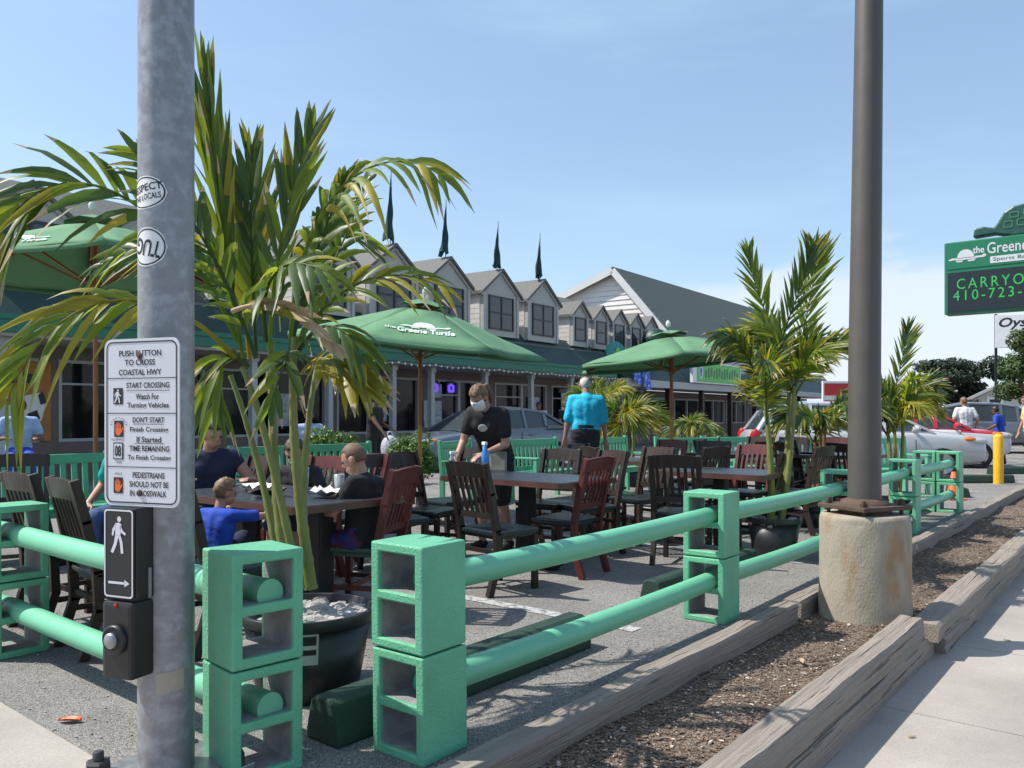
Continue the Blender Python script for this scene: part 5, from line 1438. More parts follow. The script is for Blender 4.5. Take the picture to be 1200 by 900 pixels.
# ---- generic potted palms
def potted(label, px, Y, h, spread, seed, nf, nc, ln, fdroop=.35, yel=.15, pr=.23, pz=.36, lab2=None, upf=.5, cm='cane', az0=None, wd=.04, straight=0):
    rg = random.Random(seed); c = G(px, Y)
    pot(lab2, c, pr, pz); 
    p = thing("potted_palm", label, "palm", c+Vector((0,0,pz*.8)), 0, "potted palms")
    hh = h-pz*.8; tops = []
    for k in range(nc):
        a = rg.uniform(0,6.28); lean = rg.uniform(.06,.16); th = hh*rg.uniform(.40,.52)
        b = Vector((math.cos(a)*.06, math.sin(a)*.06, 0)); tp = Vector((math.cos(a)*(lean+.04), math.sin(a)*(lean+.04), th)); tops.append(tp)
        mb = MB(); mb.tube([b.lerp(tp, s/24)+Vector((.02*math.sin(s/24*3.1),0,0)) for s in range(25)], [(.030-.014*s/24)*(1.14 if s%4 == 0 else 1) for s in range(25)], 9); mb.build("cane", cm, p)
    for k in range(nf):
        tp = tops[k%nc]; az = 2.399*k+rg.uniform(-.4,.4)
        st_ = k < straight
        e = rg.uniform(1.25,1.5) if st_ else rg.uniform(upf, upf+.75); L = (hh-tp.z)*rg.uniform(.95,1.08)/1.0 if st_ else spread*rg.uniform(.75,1.1)
        if st_: az = (rg.choice((0,math.pi)) + rg.uniform(-.5,.5))
        d = Vector((math.cos(az)*math.cos(e), math.sin(az)*math.cos(e), math.sin(e))); o = Vector((math.cos(az), math.sin(az), 0))
        mid = tp+d*L*.5; mid2 = tp+d*L*.85+o*L*.1; end = tp+d*L*(1.0 if st_ else .95)+o*L*(.05 if st_ else .3)-Vector((0,0,L*fdroop*(.05 if st_ else 1)))
        mi = 2 if rg.random() < yel else (1 if rg.random() < .6 else 0)
        mb = MB(); frond(mb, [tp-Vector((0,0,.1)), mid, mid2, end], 26, ln*rg.uniform(.85,1.1), rg.uniform(34,46) if not st_ else 30, rg.uniform(.2,.55) if not st_ else .12, wd*.85, rg, up=Vector((0,-.8,.6)), mi=mi, mi_alt=0, alt=.3, rw=.010, curl=.06, tipang=16)
        mb.build("frond", LM, p)
    return p, c, pz
_, c, z = potted("tall dark palm with upright fan like fronds in a pot behind the second block post", 907, 7.25, 2.72, .68, 5, 20, 4, .36, .22, .12, .24, .37, "black pot of the tall palm behind the second block post", .68, straight=3)
rocks("pale stones in the pot of the tall palm behind the second post", c+Vector((0,0,z*.83)), .2, 60, 9)
potted("yellowing palm right of the light pole in front of the silver car", 1046, 9.6, 2.36, .68, 8, 20, 3, .34, .30, .3, .2, .3, "black pot right of the light pole", .62, straight=1, az0=0)
potted("palm with brown canes just left of the light pole", 950, 9.3, 2.2, .55, 15, 14, 3, .30, .35, .2, .2, .3, "black pot just left of the light pole", .3, 'canebrown')
potted("small bushy palm right behind the man in cyan", 738, 14.5, 2.2, .55, 12, 22, 5, .42, .5, .25, .24, .32, "dark pot behind the man in cyan", .25)
potted("palm at the awning end whose tip rises behind the umbrella", 705, 17.5, 3.05, .8, 31, 10, 3, .4, .4, .3, .24, .32, "dark pot near the blue banners", .6)
potted("small palm right of the far umbrella pole by the shop front", 812, 16.5, 1.75, .55, 41, 12, 3, .32, .5, .3, .22, .32, "dark pot by the shop front", .3)
# round shrubs behind the long bench
def shrub(label, px, Y, r, zc_, seed, n=2600):
    rg = random.Random(seed); s = thing("round_shrub", label, "shrub", G(px, Y), 0, "round shrubs behind the bench")
    mb = MB(); blobs = [((rg.uniform(-r*.55,r*.55), rg.uniform(-r*.5,r*.5), zc_+rg.uniform(-r*.35,r*.4)), (r*.5,)*3) for _ in range(10)]
    leaf_cloud(mb, blobs, n, .065, rg); mb.build("foliage", 'shrubleaf', s)
    mb = MB(); mb.tube([(0,0,0),(0.02,0,zc_*.6),(0,0.02,zc_)], [.03,.025,.015], 7)
    for k in range(4): mb.tube([(0,0,zc_*.5),(r*.4*math.cos(k*1.6),r*.4*math.sin(k*1.6),zc_)], [.015,.008], 5)
    mb.build("stem", 'bark', s)
shrub("round bright green shrub right of the long bench, beside the blue grey car", 484, 11.6, .42, .72, 1)
shrub("round green shrub behind the left end of the long bench", 385, 12.0, .42, .82, 2)
mb = MB(); rg = random.Random(77)
# dry leaf on the asphalt by the kerb
dl = thing("fallen_leaf", "small curled red brown leaf on the asphalt left of the signal pole", "leaf", G(82, 3.37, .006))
vs=[]; fs=[]
for i in range(7):
    s=i/6; w=.022*math.sin(math.pi*(.08+.9*s)); vs += [(-.05+.1*s,-w,.012*s*(1-s)*4+.006),(-.05+.1*s,0,.002),(-.05+.1*s,w,.010+.008*s)]
for i in range(6): b=i*3; fs += [(b,b+3,b+4,b+1),(b+1,b+4,b+5,b+2)]
mb.add(vs,fs); mb.build("blade", 'coneorange', dl)
dl2 = None
for i, (u, v, z, s) in enumerate(((4.9,-.55,SWZ,.5),(5.6,-.2,SWZ,.6),(6.4,-.85,SWZ,.45),(7.3,-.4,SWZ,.6),(8.2,-.8,SWZ,.5),(4.2,-.95,SWZ,.4),(4.4,-1.55,-.06,.8),(3.3,-1.6,-.06,.7))):
    if dl2 is None:
        dl2 = thing("fallen_leaf", "small dry brown leaf lying on the pavement or mulch beside the timbers", "leaf", uv(u,v,z+.003), i*1.3, "dry leaves by the timbers"); mb.build("blade", 'leafdead', dl2); dl2.scale = (s,s,s)
    else: dup(dl2, dl2['label'], uv(u,v,z+.003), i*1.3, None, s)
# ================================================================ PEOPLE
def remeshed(name, mb, m, parent, voxel=.011, smooth=4):
    o = mb.build(name, m, None)
    md = o.modifiers.new("r", 'REMESH'); md.mode = 'VOXEL'; md.voxel_size = voxel
    ms = o.modifiers.new("s", 'SMOOTH'); ms.iterations = smooth; ms.factor = .5
    bpy.context.view_layer.update()
    dg = bpy.context.evaluated_depsgraph_get()
    me = bpy.data.meshes.new_from_object(o.evaluated_get(dg))
    old = o.data; o.modifiers.clear(); o.data = me; bpy.data.meshes.remove(old); me.name = name
    me.polygons.foreach_set("use_smooth", [True]*len(me.polygons))
    if parent is not None: o.parent = parent
    return o
def cap(mb, a, ra, b, rb, n=12):
    a, b = Vector(a), Vector(b)
    mb.sphere(a, ra, n, 8); mb.sphere(b, rb, n, 8)
    if (b-a).length > 1e-4: mb.tube([a, b], [ra, rb], n)
def ik(a, b, l1, l2, pole):
    a, b, pole = Vector(a), Vector(b), Vector(pole)
    d = b-a; L = d.length
    if L > (l1+l2)*.995: b = a+d*((l1+l2)*.995/L); d = b-a; L = d.length
    t = d.normalized(); x = (l1*l1-l2*l2+L*L)/(2*L); h = math.sqrt(max(0, l1*l1-x*x))
    pp = pole-t*pole.dot(t); pp.normalize()
    return a+t*x+pp*h, b
def crease(o, amp, fr):
    me = o.data; nv = len(me.vertices); co = [0.0]*(nv*3); no = [0.0]*(nv*3)
    me.vertices.foreach_get("co", co); me.vertex_normals.foreach_get("vector", no)
    for i in range(nv):
        x, y, z = co[3*i:3*i+3]
        d = amp*(noise.noise((x*fr*.8, y*fr*.8, z*fr*1.6))+.5*noise.noise((x*fr*2.1+z*fr, y*fr*2, z*fr*2.4)))
        for k in range(3): co[3*i+k] += no[3*i+k]*d
    me.vertices.foreach_set("co", co); me.update()
    return o
def person(label, loc, rz, H=1.72, hip=(0,.95), lean=4, side=0, pitch=0, yaw=0, hands=None, feet=None, shirt='clothblack', sleeve=.5, pants='clothgrey',
           short=False, skin='skin', hair='hairbrown', style='short', mask=False, slim=1.0, collar=False, shoes='clothblack', female=False, kid=False, knee=(0,1,.2), belt=None):
    k = H/1.72
    p = thing("person", label, "person", loc, rz); p.scale = (k,)*3
    hy, hz = hip[0]/k, hip[1]/k
    pel = Vector((0, hy, hz)); Rm = Matrix.Rotation(R(side), 3, 'Y') @ Matrix.Rotation(R(-lean), 3, 'X')
    up = Rm @ Vector((0,0,1)); fw = Rm @ Vector((0,1,0)); rt = Rm @ Vector((1,0,0))
    waist = pel+up*.17; chest = pel+up*.36; neck = pel+up*.52+fw*.01; 
    Hm = Matrix.Rotation(R(yaw), 3, 'Z') @ Matrix.Rotation(R(side*.5), 3, 'Y') @ Matrix.Rotation(R(-lean*.5-pitch), 3, 'X')
    hs = 1.16 if kid else 1.0
    head = neck+ (Hm @ Vector((0,.03,.155)))*1.0 + Vector((0,0,.02 if kid else 0))
    sw = (.165 if female else .185)*(.92 if kid else 1)
    sh = [chest+rt*(s*sw)+up*.10 for s in (-1,1)]
    hp = [pel+rt*(s*.085)-up*.02 for s in (-1,1)]
    hands = hands or [(-.25,.05,.78),(.25,.05,.78)]; feet = feet or [(-.1,0,0),(.1,.02,0)]
    el, wr, kn, an = [], [], [], []
    for i, s in enumerate((-1,1)):
        e, w = ik(sh[i], Vector(hands[i])/k, .285, .255, (s*.5,-1,-.35)); el.append(e); wr.append(w)
        a = Vector(feet[i])/k+Vector((0,-.05,.075)); q_, b = ik(hp[i], a, .43, .42, knee); kn.append(q_); an.append(b)
    B = MB()
    for s in (-1,1):
        cap(B, pel+rt*s*.065*slim, .105*slim, waist+rt*s*.055*slim, .09*slim); cap(B, waist+rt*s*.055*slim, .09*slim, chest+rt*s*.075*slim+fw*(.02 if female else .0), .105*slim)
    cap(B, pel, .105*slim, waist+fw*.0, .098*slim); cap(B, waist, .098*slim, chest, .108*slim)
    for i, s in enumerate((-1,1)):
        cap(B, chest+rt*s*.05+up*.08, .085, sh[i], .058); cap(B, sh[i], .056, el[i], .041); cap(B, el[i], .041, wr[i], .027)
        cap(B, hp[i], .092*slim, kn[i], .058); cap(B, kn[i]-Vector((0,0,.0)), .056, an[i].lerp(kn[i],.62), .053); cap(B, an[i].lerp(kn[i],.62), .053, an[i], .036)
        f = Vector((s*.12,1,0)).normalized(); cap(B, an[i]+Vector((0,-.02,-.035)), .036, an[i]+f*.15+Vector((0,0,-.048)), .028)
        # palm, thumb and four curled fingers
        hd = (wr[i]-el[i]).normalized(); sx = Vector((1,0,0))-hd*hd.x; sx = sx.normalized() if sx.length > .2 else Vector((0,1,0)); nn = hd.cross(sx)
        for t in (-1.2,-.4,.4,1.2): cap(B, wr[i]+hd*.015+sx*t*.012, .016, wr[i]+hd*.085+sx*t*.019, .012, 8)
        cu = fw*.5+Vector((0,0,-.5))
        for t, ln in ((-1.4,.062),(-.45,.078),(.45,.074),(1.4,.058)):
            a0 = wr[i]+hd*.088+sx*t*.020; m0 = a0+hd*ln*.55+cu*.008; cap(B, a0, .0098, m0, .0092, 8); cap(B, m0, .0092, m0+hd*ln*.35+cu*ln*.45, .008, 8)
        th = wr[i]+hd*.03-sx*s*.03; t2 = th+hd*.035-sx*s*.028; cap(B, th, .014, t2, .011, 8); cap(B, t2, .011, t2+hd*.032-sx*s*.004, .009, 8)
    cap(B, neck-up*.04, .060, head-(Hm@Vector((0,.02,.06))), .052)
    def hsph(c, r): 
        m = MB(); m.sphere((0,0,0), r, 18, 12); B.add([head+Hm@(Vector(c)*hs+v*hs) for v in m.v], m.f)
    hsph((0,0,.02), (.074,.092,.098)); hsph((0,.022,-.055), (.056,.068,.058)); hsph((0,.098,-.012), (.013,.018,.018)); hsph((0,.092,.008),(.009,.013,.024))
    hsph((-.074,-.008,-.01), (.012,.022,.032)); hsph((.074,-.008,-.01), (.012,.022,.032)); hsph((0,.085,-.052), (.024,.012,.008)); hsph((0,.085,-.064), (.02,.012,.008)); hsph((0,.075,.022),(.05,.02,.012))
    body = remeshed("body", B, skin, p, .0085, 3)
    # eyes
    E = MB()
    for s in (-1,1): E.sphere(head+Hm@Vector((s*.03,.083,.004))*hs, .0095*hs, 8, 6)
    E.smooth = True; E.build("eyes", 'hairblack', p)
    # shirt
    S = MB(); o = .014; lo = .09 if belt else -.02
    cap(S, pel+up*lo, .112*slim+o, waist, .106*slim+o); cap(S, waist, .106*slim+o, chest, .116*slim+o); cap(S, chest, .116*slim+o, chest+up*.07, .1*slim+o)
    for s in (-1,1):
        cap(S, pel+rt*s*.06*slim+up*lo, (.108*slim+o), waist+rt*s*.055*slim, .098*slim+o); cap(S, waist+rt*s*.055*slim, .098*slim+o, chest+rt*s*.075*slim+fw*(.02 if female else 0), .108*slim+o)
    for i, s in enumerate((-1,1)):
        cap(S, chest+rt*s*.05+up*.08, .088+o*.7, sh[i], .060+o); e = sh[i].lerp(el[i], sleeve) if sleeve <= 1 else el[i]; cap(S, sh[i], .060+o, e, .054+o)
        if sleeve > 1: cap(S, el[i], .048+o, el[i].lerp(wr[i], .9), .034+o)
    cap(S, neck-up*.05, .066+o*.6, neck-up*.015, .060+o*.5)
    crease(remeshed("shirt", S, shirt, p, .012, 16), .006, 9)
    if collar:
        m = MB(); m.lathe([(.070,-.03),(.078,.0),(.072,.03),(.064,.03)], 18); C_ = MB(); C_.add([neck+Rm@v for v in m.v], m.f, True); C_.build("collar", shirt, p)
    # trousers
    T = MB()
    cap(T, pel, .115*slim+o*.6, pel+up*.05, .112*slim+o*.6)
    for s in (-1,1): cap(T, pel+rt*s*.06*slim, .112*slim+o*.6, pel+rt*s*.058*slim+up*.07, .104*slim+o*.6)
    cap(T, pel+rt*.06*slim, .112*slim+o*.6, pel-rt*.06*slim, .112*slim+o*.6)
    for i in (0,1):
        cap(T, hp[i], .097*slim+o*.7, kn[i] if not short else hp[i].lerp(kn[i], .95), .064+o+(.012 if short else 0))
        if not short: cap(T, kn[i], .064+o, an[i]+Vector((0,0,.0)), .050+o)
    crease(remeshed("shorts" if short else "trousers", T, pants, p, .012, 6), .007, 11)
    F_ = MB()
    for i, s in enumerate((-1,1)):
        f = Vector((s*.12,1,0)).normalized(); cap(F_, an[i]+Vector((0,-.025,-.035)), .045, an[i]+f*.155+Vector((0,0,-.045)), .036)
        F_.X = Matrix.Identity(4)
    remeshed("shoes", F_, shoes, p, .012, 2)
    # hair
    Hh = MB(); n, m_ = 36, 24; vs=[]; fs=[]; keep={}
    def cut(v):
        if style == 'buzz': return v.z > (.048 if v.y > .035 else (-.012 if v.y > -.02 else -.07))
        if style == 'bald': return v.z < .052 and v.y < .03 and v.z > -.075
        return v.z > (.04 if v.y > .04 else (-.01 if v.y > -.01 else -.085))
    rr = {'buzz': (.0775,.0955,.1015), 'bald': (.0765,.0945,.100)}.get(style, (.085,.103,.110))
    rg = random.Random(len(label))
    for i in range(m_+1):
        for j in range(n):
            a=2*math.pi*j/n; ph=math.pi*i/m_; v=Vector((rr[0]*math.sin(ph)*math.cos(a), rr[1]*math.sin(ph)*math.sin(a), rr[2]*math.cos(ph)))
            keep[i*n+j]=cut(v); vs.append(head+Hm@((v*(1+(.10*noise.noise(v*38+Vector((len(label),0,0)))+.05*noise.noise(v*90) if style in ('short','pony') else .01*noise.noise(v*60)))+Vector((0,-.004,.022)))*hs))
    for i in range(m_):
        for j in range(n):
            f=(i*n+j,(i+1)*n+j,(i+1)*n+(j+1)%n,i*n+(j+1)%n)
            if all(keep[x] for x in f): fs.append(f)
    Hh.add(vs, fs, True)
    if style == 'pony':
        b = head+Hm@Vector((0,-.10,.05)); Hh.tube([b, b+Hm@Vector((0,-.05,-.02)), b+Hm@Vector((0,-.06,-.12)), b+Hm@Vector((0,-.03,-.2))], [.022,.034,.03,.008], 8)
    ho = Hh.build("hair", hair, p); sdm = ho.modifiers.new("thick", 'SOLIDIFY'); sdm.thickness = .006; sdm.offset = -1
    if mask:
        K = MB(); vs=[]; fs=[]
        for i in range(7):
            for j in range(11):
                a = R(-72+14.4*j); z = .005-.105*i/6; r = .088-.012*abs(i-2.2)/3
                vs.append(head+Hm@Vector((r*math.sin(a)*.86, r*math.cos(a)*1.1+.012, z)))
        for i in range(6):
            for j in range(10): a=i*11+j; fs.append((a,a+11,a+12,a+1))
        K.add(vs, fs, True); ko = K.build("face_mask", 'white', p); sdm = ko.modifiers.new("thick",'SOLIDIFY'); sdm.thickness=.004
    if belt:
        K = MB(); m = MB(); m.lathe([(.14*slim,-.02),(.142*slim,.02)], 24); K.add([pel+up*.09+Rm@Vector((v.x*1.22,v.y*.93,v.z)) for v in m.v], m.f, True); K.build("belt", belt, p)
    p['hw'] = 0
    W = Matrix.LocRotScale(p.location, p.rotation_euler, p.scale); del p['hw']
    return p, [W @ w for w in wr], W
away = lambda dx, dy: face(Vector((dx, dy, 0)))
# man in cyan, walking away from the camera
person("man in a bright cyan shirt and dark trousers walking away, seen from behind", G(686, 11.4, .03), away(.05,1), 1.80, (0,.98), 5, 2, 10, 14,
       [(-.31,.02,.80),(.30,.06,.78)], [(-.11,.12,0),(.12,-.12,0)], 'clothcyan', .95, 'clothgrey', False, 'skin', 'hairgrey', 'bald', slim=1.12, collar=True, belt='iron')
# server
sv, swr, SW = person("masked server in black shirt and shorts leaning over a table with spray bottles", G(578, 7.75), away(-.42,-.9), 1.68, (-.06,.90), 30, -3, 20, -8,
       [(-.10,.36,.93),(.20,.38,.86)], [(-.12,-.05,0),(.13,.02,0)], 'clothblack', .62, 'clothblack', True, 'skin', 'hairblond', 'pony', mask=True, female=True, slim=1.0)
pk = MB(); pk.box((0,0,0),(.17,.05,.2),bev=.02); a_ = pk.build("apron_pouch", 'apron', sv); a_.location = (-.13,.16,.86); a_.rotation_euler = (R(8),0,R(20))
lg = MB(); lg.sphere((0,0,0),(.045,.012,.04),14,8); a_ = lg.build("shirt_badge", 'label', sv); a_.location = (-.07,.365,1.185); a_.rotation_euler = (R(-30),0,R(20))
def bottle(label, at, m1, m2, rz=0):
    t = thing("spray_bottle", label, "bottle", at, rz, "bottles in the server's hands")
    mb = MB(); mb.lathe([(.034,-.12),(.038,-.11),(.038,.0),(.016,.05),(.014,.075)], 14); mb.build("bottle_body", m1, t)
    mb = MB(); mb.box((.018,0,.09),(.075,.028,.03),bev=.006); mb.box((.035,0,.06),(.012,.014,.05)); mb.build("trigger_head", m2, t)
bottle("clear spray bottle in the server's hand nearer the camera side", swr[1]+Vector((-.03,-.06,-.02)), 'clear', 'white', .6)
bottle("blue spray bottle in the server's other hand", swr[0]+Vector((-.0,-.07,-.0)), 'spray', 'white', 2.0)
# the boy in the black t-shirt, seated, back towards us
person("boy with shaved hair in a black t-shirt and dark red shorts at the family table", G(414, 5.17), away(-.9,.42), 1.28, (-.06,.50), -2, 4, 26, 12,
       [(-.14,.20,.66),(.20,.10,.52)], [(-.12,.34,.10),(.10,.30,.06)], 'clothblack', .6, 'clothplum', True, 'skin', 'hairbuzz', 'buzz', kid=True, shoes='clothblack')
person("toddler in a royal blue shirt sitting at the family table", G(252, 4.66), away(.35,1), .98, (0,.44), 6, 0, 8, -30,
       [(-.16,.24,.70),(.30,.26,.69)], [(-.08,.30,.22),(.08,.30,.28)], 'clothblue', .75, 'clothnavy', True, 'skin', 'hairblond', 'short', kid=True)
person("boy in black on the far side of the family table behind the palm", G(352, 6.2), away(-.2,-1), 1.33, (-.02,.49), 8, 0, 24, 10,
       [(-.18,.30,.72),(.18,.30,.72)], [(-.1,.3,.1),(.1,.3,.1)], 'clothblack', .6, 'clothnavy', True, 'skin', 'hairbrown', 'short', kid=True)
person("adult in a navy top at the far side of the family table", G(250, 6.45), away(.45,-1), 1.68, (-.02,.50), 10, 4, 14, 20,
       [(-.22,.36,.78),(.24,.34,.78)], [(-.12,.38,0),(.12,.38,0)], 'clothnavy', .25, 'clothgrey', False, 'skin', 'hairbrown', 'pony', female=True)
person("person in a teal shirt sitting behind the crossing sign", G(157, 6.7), away(-.1,-1), 1.66, (-.02,.50), 16, -10, 30, 0,
       [(-.2,.30,.58),(.2,.30,.58)], [(-.12,.38,0),(.12,.38,0)], 'clothteal', .7, 'denim', False, 'skin', 'hairbrown', 'short')
person("person in a blue and white top sitting by the cow poster at the left edge", G(22, 11.6), away(.6,-.8), 1.66, (0,.75), 8, 0, 10, 0,
       [(-.2,.3,.95),(.2,.3,.95)], [(-.12,.3,.25),(.12,.3,.25)], 'clothlight', .6, 'clothblue', False, 'skindark', 'hairblack', 'short')
person("woman in black holding a white carry out bag by the restaurant posts", G(438, 15.0), away(.9,-.4), 1.66, (0,.92), 2, 0, 5, 0,
       [(-.16,.28,1.02),(.22,.42,.86)], [(-.1,0,0),(.1,.05,0)], 'clothblack', .4, 'clothblack', False, 'skindark', 'hairblack', 'pony', female=True)
t = thing("carry_out_bag", "white plastic carry out bag held by the woman in black", "bag", G(457, 14.7, .85))
mb = MB(); mb.sphere((0,0,-.18),(.17,.12,.24),16,12); mb.tube([(-.06,0,.02),(-.03,0,.12),(.03,0,.12),(.06,0,.02)],.012,6); mb.build("bag_body", 'plasticbag', t)
person("person in light blue sitting behind the left round shrub", G(362, 13.6), away(.3,-1), 1.66, (0,.62), 4, 0, 5, 0,
       [(-.2,.3,.8),(.2,.3,.8)], [(-.12,.36,.1),(.12,.36,.1)], 'clothlight', .6, 'denim', False, 'skindark', 'hairblack', 'short')
person("person in a white shirt standing in the shade beyond the blue grey car", G(632, 23.5), away(-.3,-1), 1.62, (0,.9), 2, 0, 5, 0,
       [(-.22,.12,.9),(.22,.12,.9)], [(-.1,0,0),(.1,0,0)], 'clothwhite', .7, 'clothblack', False, 'skindark', 'hairblack', 'short')
person("person in a printed white t-shirt standing behind the red and white car", G(1131, 22.0), away(.2,1), 1.74, (0,.95), 3, 0, 0, 30,
       [(-.3,.1,.95),(.3,.1,.95)], [(-.12,0,0),(.12,0,0)], 'clothwhite', .7, 'denim', False, 'skin', 'hairblond', 'short', slim=1.1)
person("child with a blue backpack coloured top standing beyond the red hood", G(1172, 21.0), away(-.6,.8), 1.50, (0,.82), 6, 0, 12, 0,
       [(-.25,.2,.9),(.25,.2,.9)], [(-.12,0,0),(.12,0,0)], 'clothblue', .7, 'clothgrey', False, 'skindark', 'hairblack', 'short')
person("person in a pale yellow shirt and jeans standing at the right edge", G(1207, 19.0), away(-1,.2), 1.72, (0,.95), 3, 0, 5, 0,
       [(-.25,.15,.85),(.25,.15,.85)], [(-.12,.05,0),(.12,-.05,0)], 'clothyellow', .8, 'denim', False, 'skin', 'hairbrown', 'short')
person("dark dressed person standing under the eave behind the man in cyan's shoulder", G(660, 24.5), away(.8,-.6), 1.66, (0,.92), 2, 0, 5, 0,
       [(-.25,.05,.8),(.25,.1,.8)], [(-.12,.05,0),(.12,-.05,0)], 'clothblack', .6, 'clothgrey', False, 'skin', 'hairbrown', 'short')

# ================================================================ CARS
def car(label, loc, rz, kind, paint, paint2=None, L=4.5, W=1.78, H=1.48):
    t = thing("parked_car", label, "car", loc, rz, "cars parked beyond the patio")
    hw = W/2; suv = kind == 'suv'
    # x, sill z, belt z, half width, hood/deck crown
    if kind == 'sedan':
        st = [(-2.22,.42,.78,.70),(-2.12,.30,.90,.80),(-1.85,.24,.97,.87),(-1.35,.20,.98,.89),(-.6,.20,.95,.89),(.4,.20,.93,.89),(1.0,.20,.90,.89),(1.5,.21,.85,.87),(1.95,.25,.78,.82),(2.18,.32,.68,.72),(2.26,.42,.60,.60)]
        gh = [(-1.75,.97,.0),(-1.05,.97,.40),(-.45,.95,.50),(.15,.94,.49),(.55,.92,.40),(1.25,.885,.0)]; wx = (-1.32, 1.36); wr = .32
    elif kind == 'suv':
        st = [(-2.18,.50,.85,.74),(-2.10,.36,1.02,.82),(-1.9,.30,1.08,.88),(-1.3,.27,1.10,.90),(-.5,.27,1.07,.90),(.4,.27,1.05,.90),(1.0,.27,1.04,.90),(1.5,.28,1.0,.89),(1.9,.31,.94,.86),(2.14,.34,.86,.79),(2.24,.42,.76,.72)]
        gh = [(-2.02,1.06,.0),(-1.75,1.08,.44),(-1.0,1.08,.60),(-.1,1.06,.60),(.35,1.05,.52),(1.22,1.03,.0)]; wx = (-1.30, 1.34); wr = .355
    else:
        st = [(-2.0,.45,.82,.70),(-1.95,.32,.94,.80),(-1.7,.24,1.0,.86),(-1.2,.21,1.0,.88),(-.5,.21,.98,.88),(.4,.21,.96,.88),(.9,.21,.95,.88),(1.4,.22,.91,.87),(1.8,.25,.88,.83),(2.04,.30,.80,.77),(2.14,.40,.70,.70)]
        gh = [(-1.9,.98,.0),(-1.55,1.0,.38),(-.9,1.0,.50),(-.1,.98,.50),(.35,.97,.42),(1.15,.94,.0)]; wx = (-1.25, 1.30); wr = .32
    k = L/4.45
    mb = MB(); vs=[]; fs=[]; rows=[]
    for (x, zs, zb, w) in st:
        w *= hw/.9; pr = [(-.0,zs),( -w*.86,zs),(-w*.97,zs+.10),(-w,zs+(zb-zs)*.55),(-w*.965,zb-.05),(-w*.88,zb),(-w*.45,zb+.035),(0,zb+.045)]
        full = pr + [(-y,z) for y,z in reversed(pr[1:-1])]
        rows.append(len(full)); vs += [(x*k,y,z) for y,z in full]
    m = rows[0]
    for i in range(len(st)-1):
        for j in range(m):
            a,b=i*m+j,i*m+(j+1)%m; 
            top = paint2 and (j in (5,6,7,8) or (j in (4,9) and i >= 6))
            mb.mi = 1 if top else 0
            mb.add([vs[a],vs[b],vs[b+m],vs[a+m]],[(0,1,2,3)],True)
    mb.mi = 0; mb.add(vs[:m],[tuple(reversed(range(m)))],True); mb.add(vs[-m:],[tuple(range(m))],True)
    body = mb.build("body", [paint, paint2 or paint], t)
    bm = bmesh.new(); bm.from_mesh(body.data); bmesh.ops.remove_doubles(bm, verts=bm.verts, dist=.0008); bmesh.ops.recalc_face_normals(bm, faces=bm.faces); bm.to_mesh(body.data); bm.free()
    # wheel wells cut through the body side
    cu = MB()
    for x in wx:
        for s in (-1,1): cu.tube([(x*k, s*(hw-.30), wr), (x*k, s*(hw+.2), wr)], wr*1.17, 28)
    co_ = cu.build("cutter", 'tyre'); 
    sb = body.modifiers.new("sub", 'SUBSURF'); sb.levels = sb.render_levels = 2
    bo = body.modifiers.new("b", 'BOOLEAN'); bo.operation = 'DIFFERENCE'; bo.object = co_; bo.solver = 'EXACT'
    bpy.context.view_layer.update(); dg = bpy.context.evaluated_depsgraph_get()
    me = bpy.data.meshes.new_from_object(body.evaluated_get(dg)); body.modifiers.clear(); body.data = me
    bpy.data.objects.remove(co_)
    # cabin
    G_ = MB(); Rf = MB(); PL = [MB(), MB()]; roof = paint2 or paint
    def ring(i):
        x, zb, h = gh[i]; wb = hw*.885; inset = .30*h/.55
        return [(x*k,-wb,zb-.012),(x*k,-(wb-inset*.62),zb+h*.93),(x*k,-(wb-inset-.12) if h else -wb*.6,zb+h+(.02 if h else .03)),(x*k,0,zb+h+(.045 if h else .04))]
    rg_ = [ring(i) for i in range(len(gh))]; mir = lambda p: (p[0],-p[1],p[2])
    for i in range(len(gh)-1):
        A, B = rg_[i], rg_[i+1]
        end = i in (0, len(gh)-2)
        for s in (1,-1):
            f = (lambda p: p) if s == 1 else mir
            o = (0,1,2,3) if s == 1 else (3,2,1,0)
            G_.add([f(A[0]),f(B[0]),f(B[1]),f(A[1])],[o[::-1]],False)
            for j in (1,2):
                (G_ if end else Rf).add([f(A[j]),f(B[j]),f(B[j+1]),f(A[j+1])],[o[::-1]],not end)
    g = G_.build("windows", 'carglass', t); r_ = Rf.build("roof", roof, t); sdm = r_.modifiers.new("t",'SOLIDIFY'); sdm.thickness=.035; sdm.offset=1
    for i in range(len(gh)-1):                     # pillars and window surrounds
        A, B = rg_[i], rg_[i+1]
        for f, Pl in (((lambda p: p), PL[0]), (mir, PL[1])):
            a0,a1,b0,b1 = Vector(f(A[0])),Vector(f(A[1])),Vector(f(B[0])),Vector(f(B[1]))
            if i == 0: Pl.bar(a0,b1,.10,.05); Pl.bar(a0+Vector((0,0,.02)),b0.lerp(b1,.1),.2,.05) if not suv else None
            if 0 < i: Pl.bar(a0,a1,.09 if i != 2 else .07,.05)
            if i == len(gh)-2: Pl.bar(a1,b0,.07,.05)
            if 0 < i < len(gh)-2: Pl.bar(a1,b1,.05,.05)
            Pl.bar(a0,b0,.03,.04)
    for Pl in PL: Pl.build("window_pillars", roof, t)
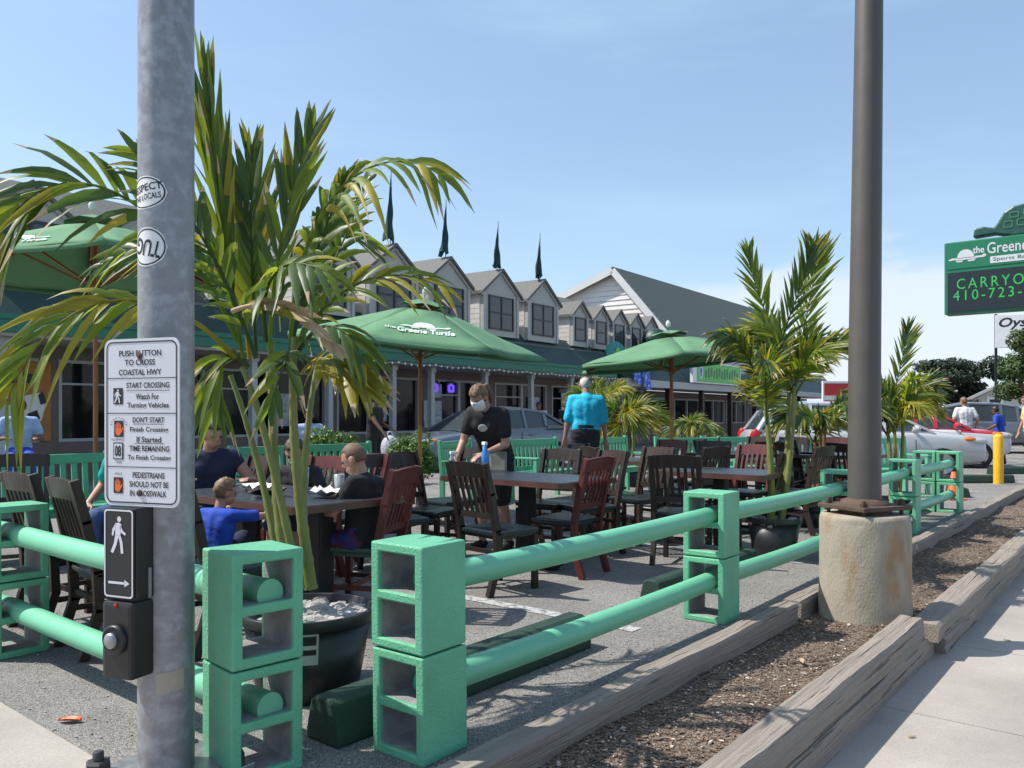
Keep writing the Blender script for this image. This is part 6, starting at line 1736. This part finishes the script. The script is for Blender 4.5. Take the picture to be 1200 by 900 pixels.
    # wheels
    for x in wx:
        for s in (-1,1):
            y = s*(hw-.115)
            mb = MB(); mb.X = Matrix.Translation((x*k,y,wr)) @ Matrix.Rotation(R(90)*(-s),4,'X')
            mb.lathe([(wr*.62,-.09),(wr*.95,-.1),(wr,-.07),(wr,.07),(wr*.95,.1),(wr*.66,.095),(wr*.64,.05)], 28, cap=False); w_ = mb.build("wheel", 'tyre', t)
            mb = MB(); mb.X = Matrix.Translation((x*k,y,wr)) @ Matrix.Rotation(R(90)*(-s),4,'X')
            mb.lathe([(wr*.66,.085),(wr*.62,.1),(wr*.58,.05),(wr*.1,.045),(0,.05)], 28, cap=False)
            for q_ in range(5):
                a=q_*2*math.pi/5; mb.bar((wr*.1*math.cos(a),wr*.1*math.sin(a),.07),(wr*.62*math.cos(a),wr*.62*math.sin(a),.085),.07,.03)
            mb.build("rim", 'rim', w_)
    fx_ = st[-2][0]*k; zz = st[-2][2]; w2 = st[-2][3]*hw/.9
    for s in (-1,1):
        mb = MB(); mb.sphere((fx_-.16, s*w2*.90, zz-.02),(.24,.13,.09),16,10); mb.build("headlight", 'lampglass', t)
        mb = MB(); mb.sphere((fx_-.30, s*(w2*.98), zz+.02),(.15,.08,.055),12,8); mb.build("indicator", 'amber', t)
        rx = st[1][0]*k; mb = MB(); mb.sphere((rx+.06, s*st[1][3]*hw/.9*.97, st[1][2]-.12),(.13,.08,.11 if not suv else .2),12,8); mb.build("tail_light", 'redlens', t)
        mb = MB(); xm = gh[-1][0]*k-.38; mb.sphere((xm, s*(hw+.07), gh[-1][1]+.08),(.07,.12,.075),12,8); mb.bar((xm,s*(hw-.12),gh[-1][1]+.03),(xm,s*(hw+.03),gh[-1][1]+.06),.05,.04); mb.build("mirror", paint2 or paint, t)
        for xd in (-.25, .72):
            mb = MB(); yq = s*(hw*.985+.012); mb.box((xd*k-.35, yq, st[4][2]-.14),(.19,.03,.03),bev=.008); mb.build("door_handle", paint, t)
        mb = MB()
        for xd in (gh[3][0]+.0 if 0 else -.28, .62+.25): mb.box((xd*k, s*(hw*.992), .62),(.008,.012,.5))
        mb.build("door_gap", 'ink', t)
        mb = MB(); mb.box((0,s*(hw*.93),st[4][1]+.03),((wx[1]-wx[0])*k-2.5*wr,.06,.07),bev=.02); mb.build("sill", 'blackplastic', t)
    mb = MB(); xf = st[-1][0]*k
    mb.box((xf-.02,0,zz-.16),(.06,w2*1.15,.11),bev=.02); mb.box((xf-.03,0,st[-1][1]-.01),(.09,w2*1.3,.12),bev=.02); mb.build("grille", 'blackplastic', t)
    mb = MB(); mb.box((xf+.015,0,zz-.28),(.02,.32,.14),bev=.005); mb.build("number_plate", 'label', t)
    return t
suv_ = car("silver suv seen from its side behind the light pole, nose to the right", G(1001, 16.8), R(-7), 'suv', 'carsilver', None, 4.6, 1.82); suv_.scale = (1,1,.91)
car("white car with a red roof and red hood behind the silver suv", G(1066, 20.3), R(-9), 'hatch', 'carwhite', 'carred', 4.4, 1.78)
car("blue grey sedan parked behind the server, nose to the left", G(574, 19.6), R(180+38), 'sedan', 'carblue', None, 4.7, 1.82)
car("grey minivan beyond the people at the right edge", G(1168, 27.5), R(-12), 'suv', 'cargrey', None, 4.8, 1.85)
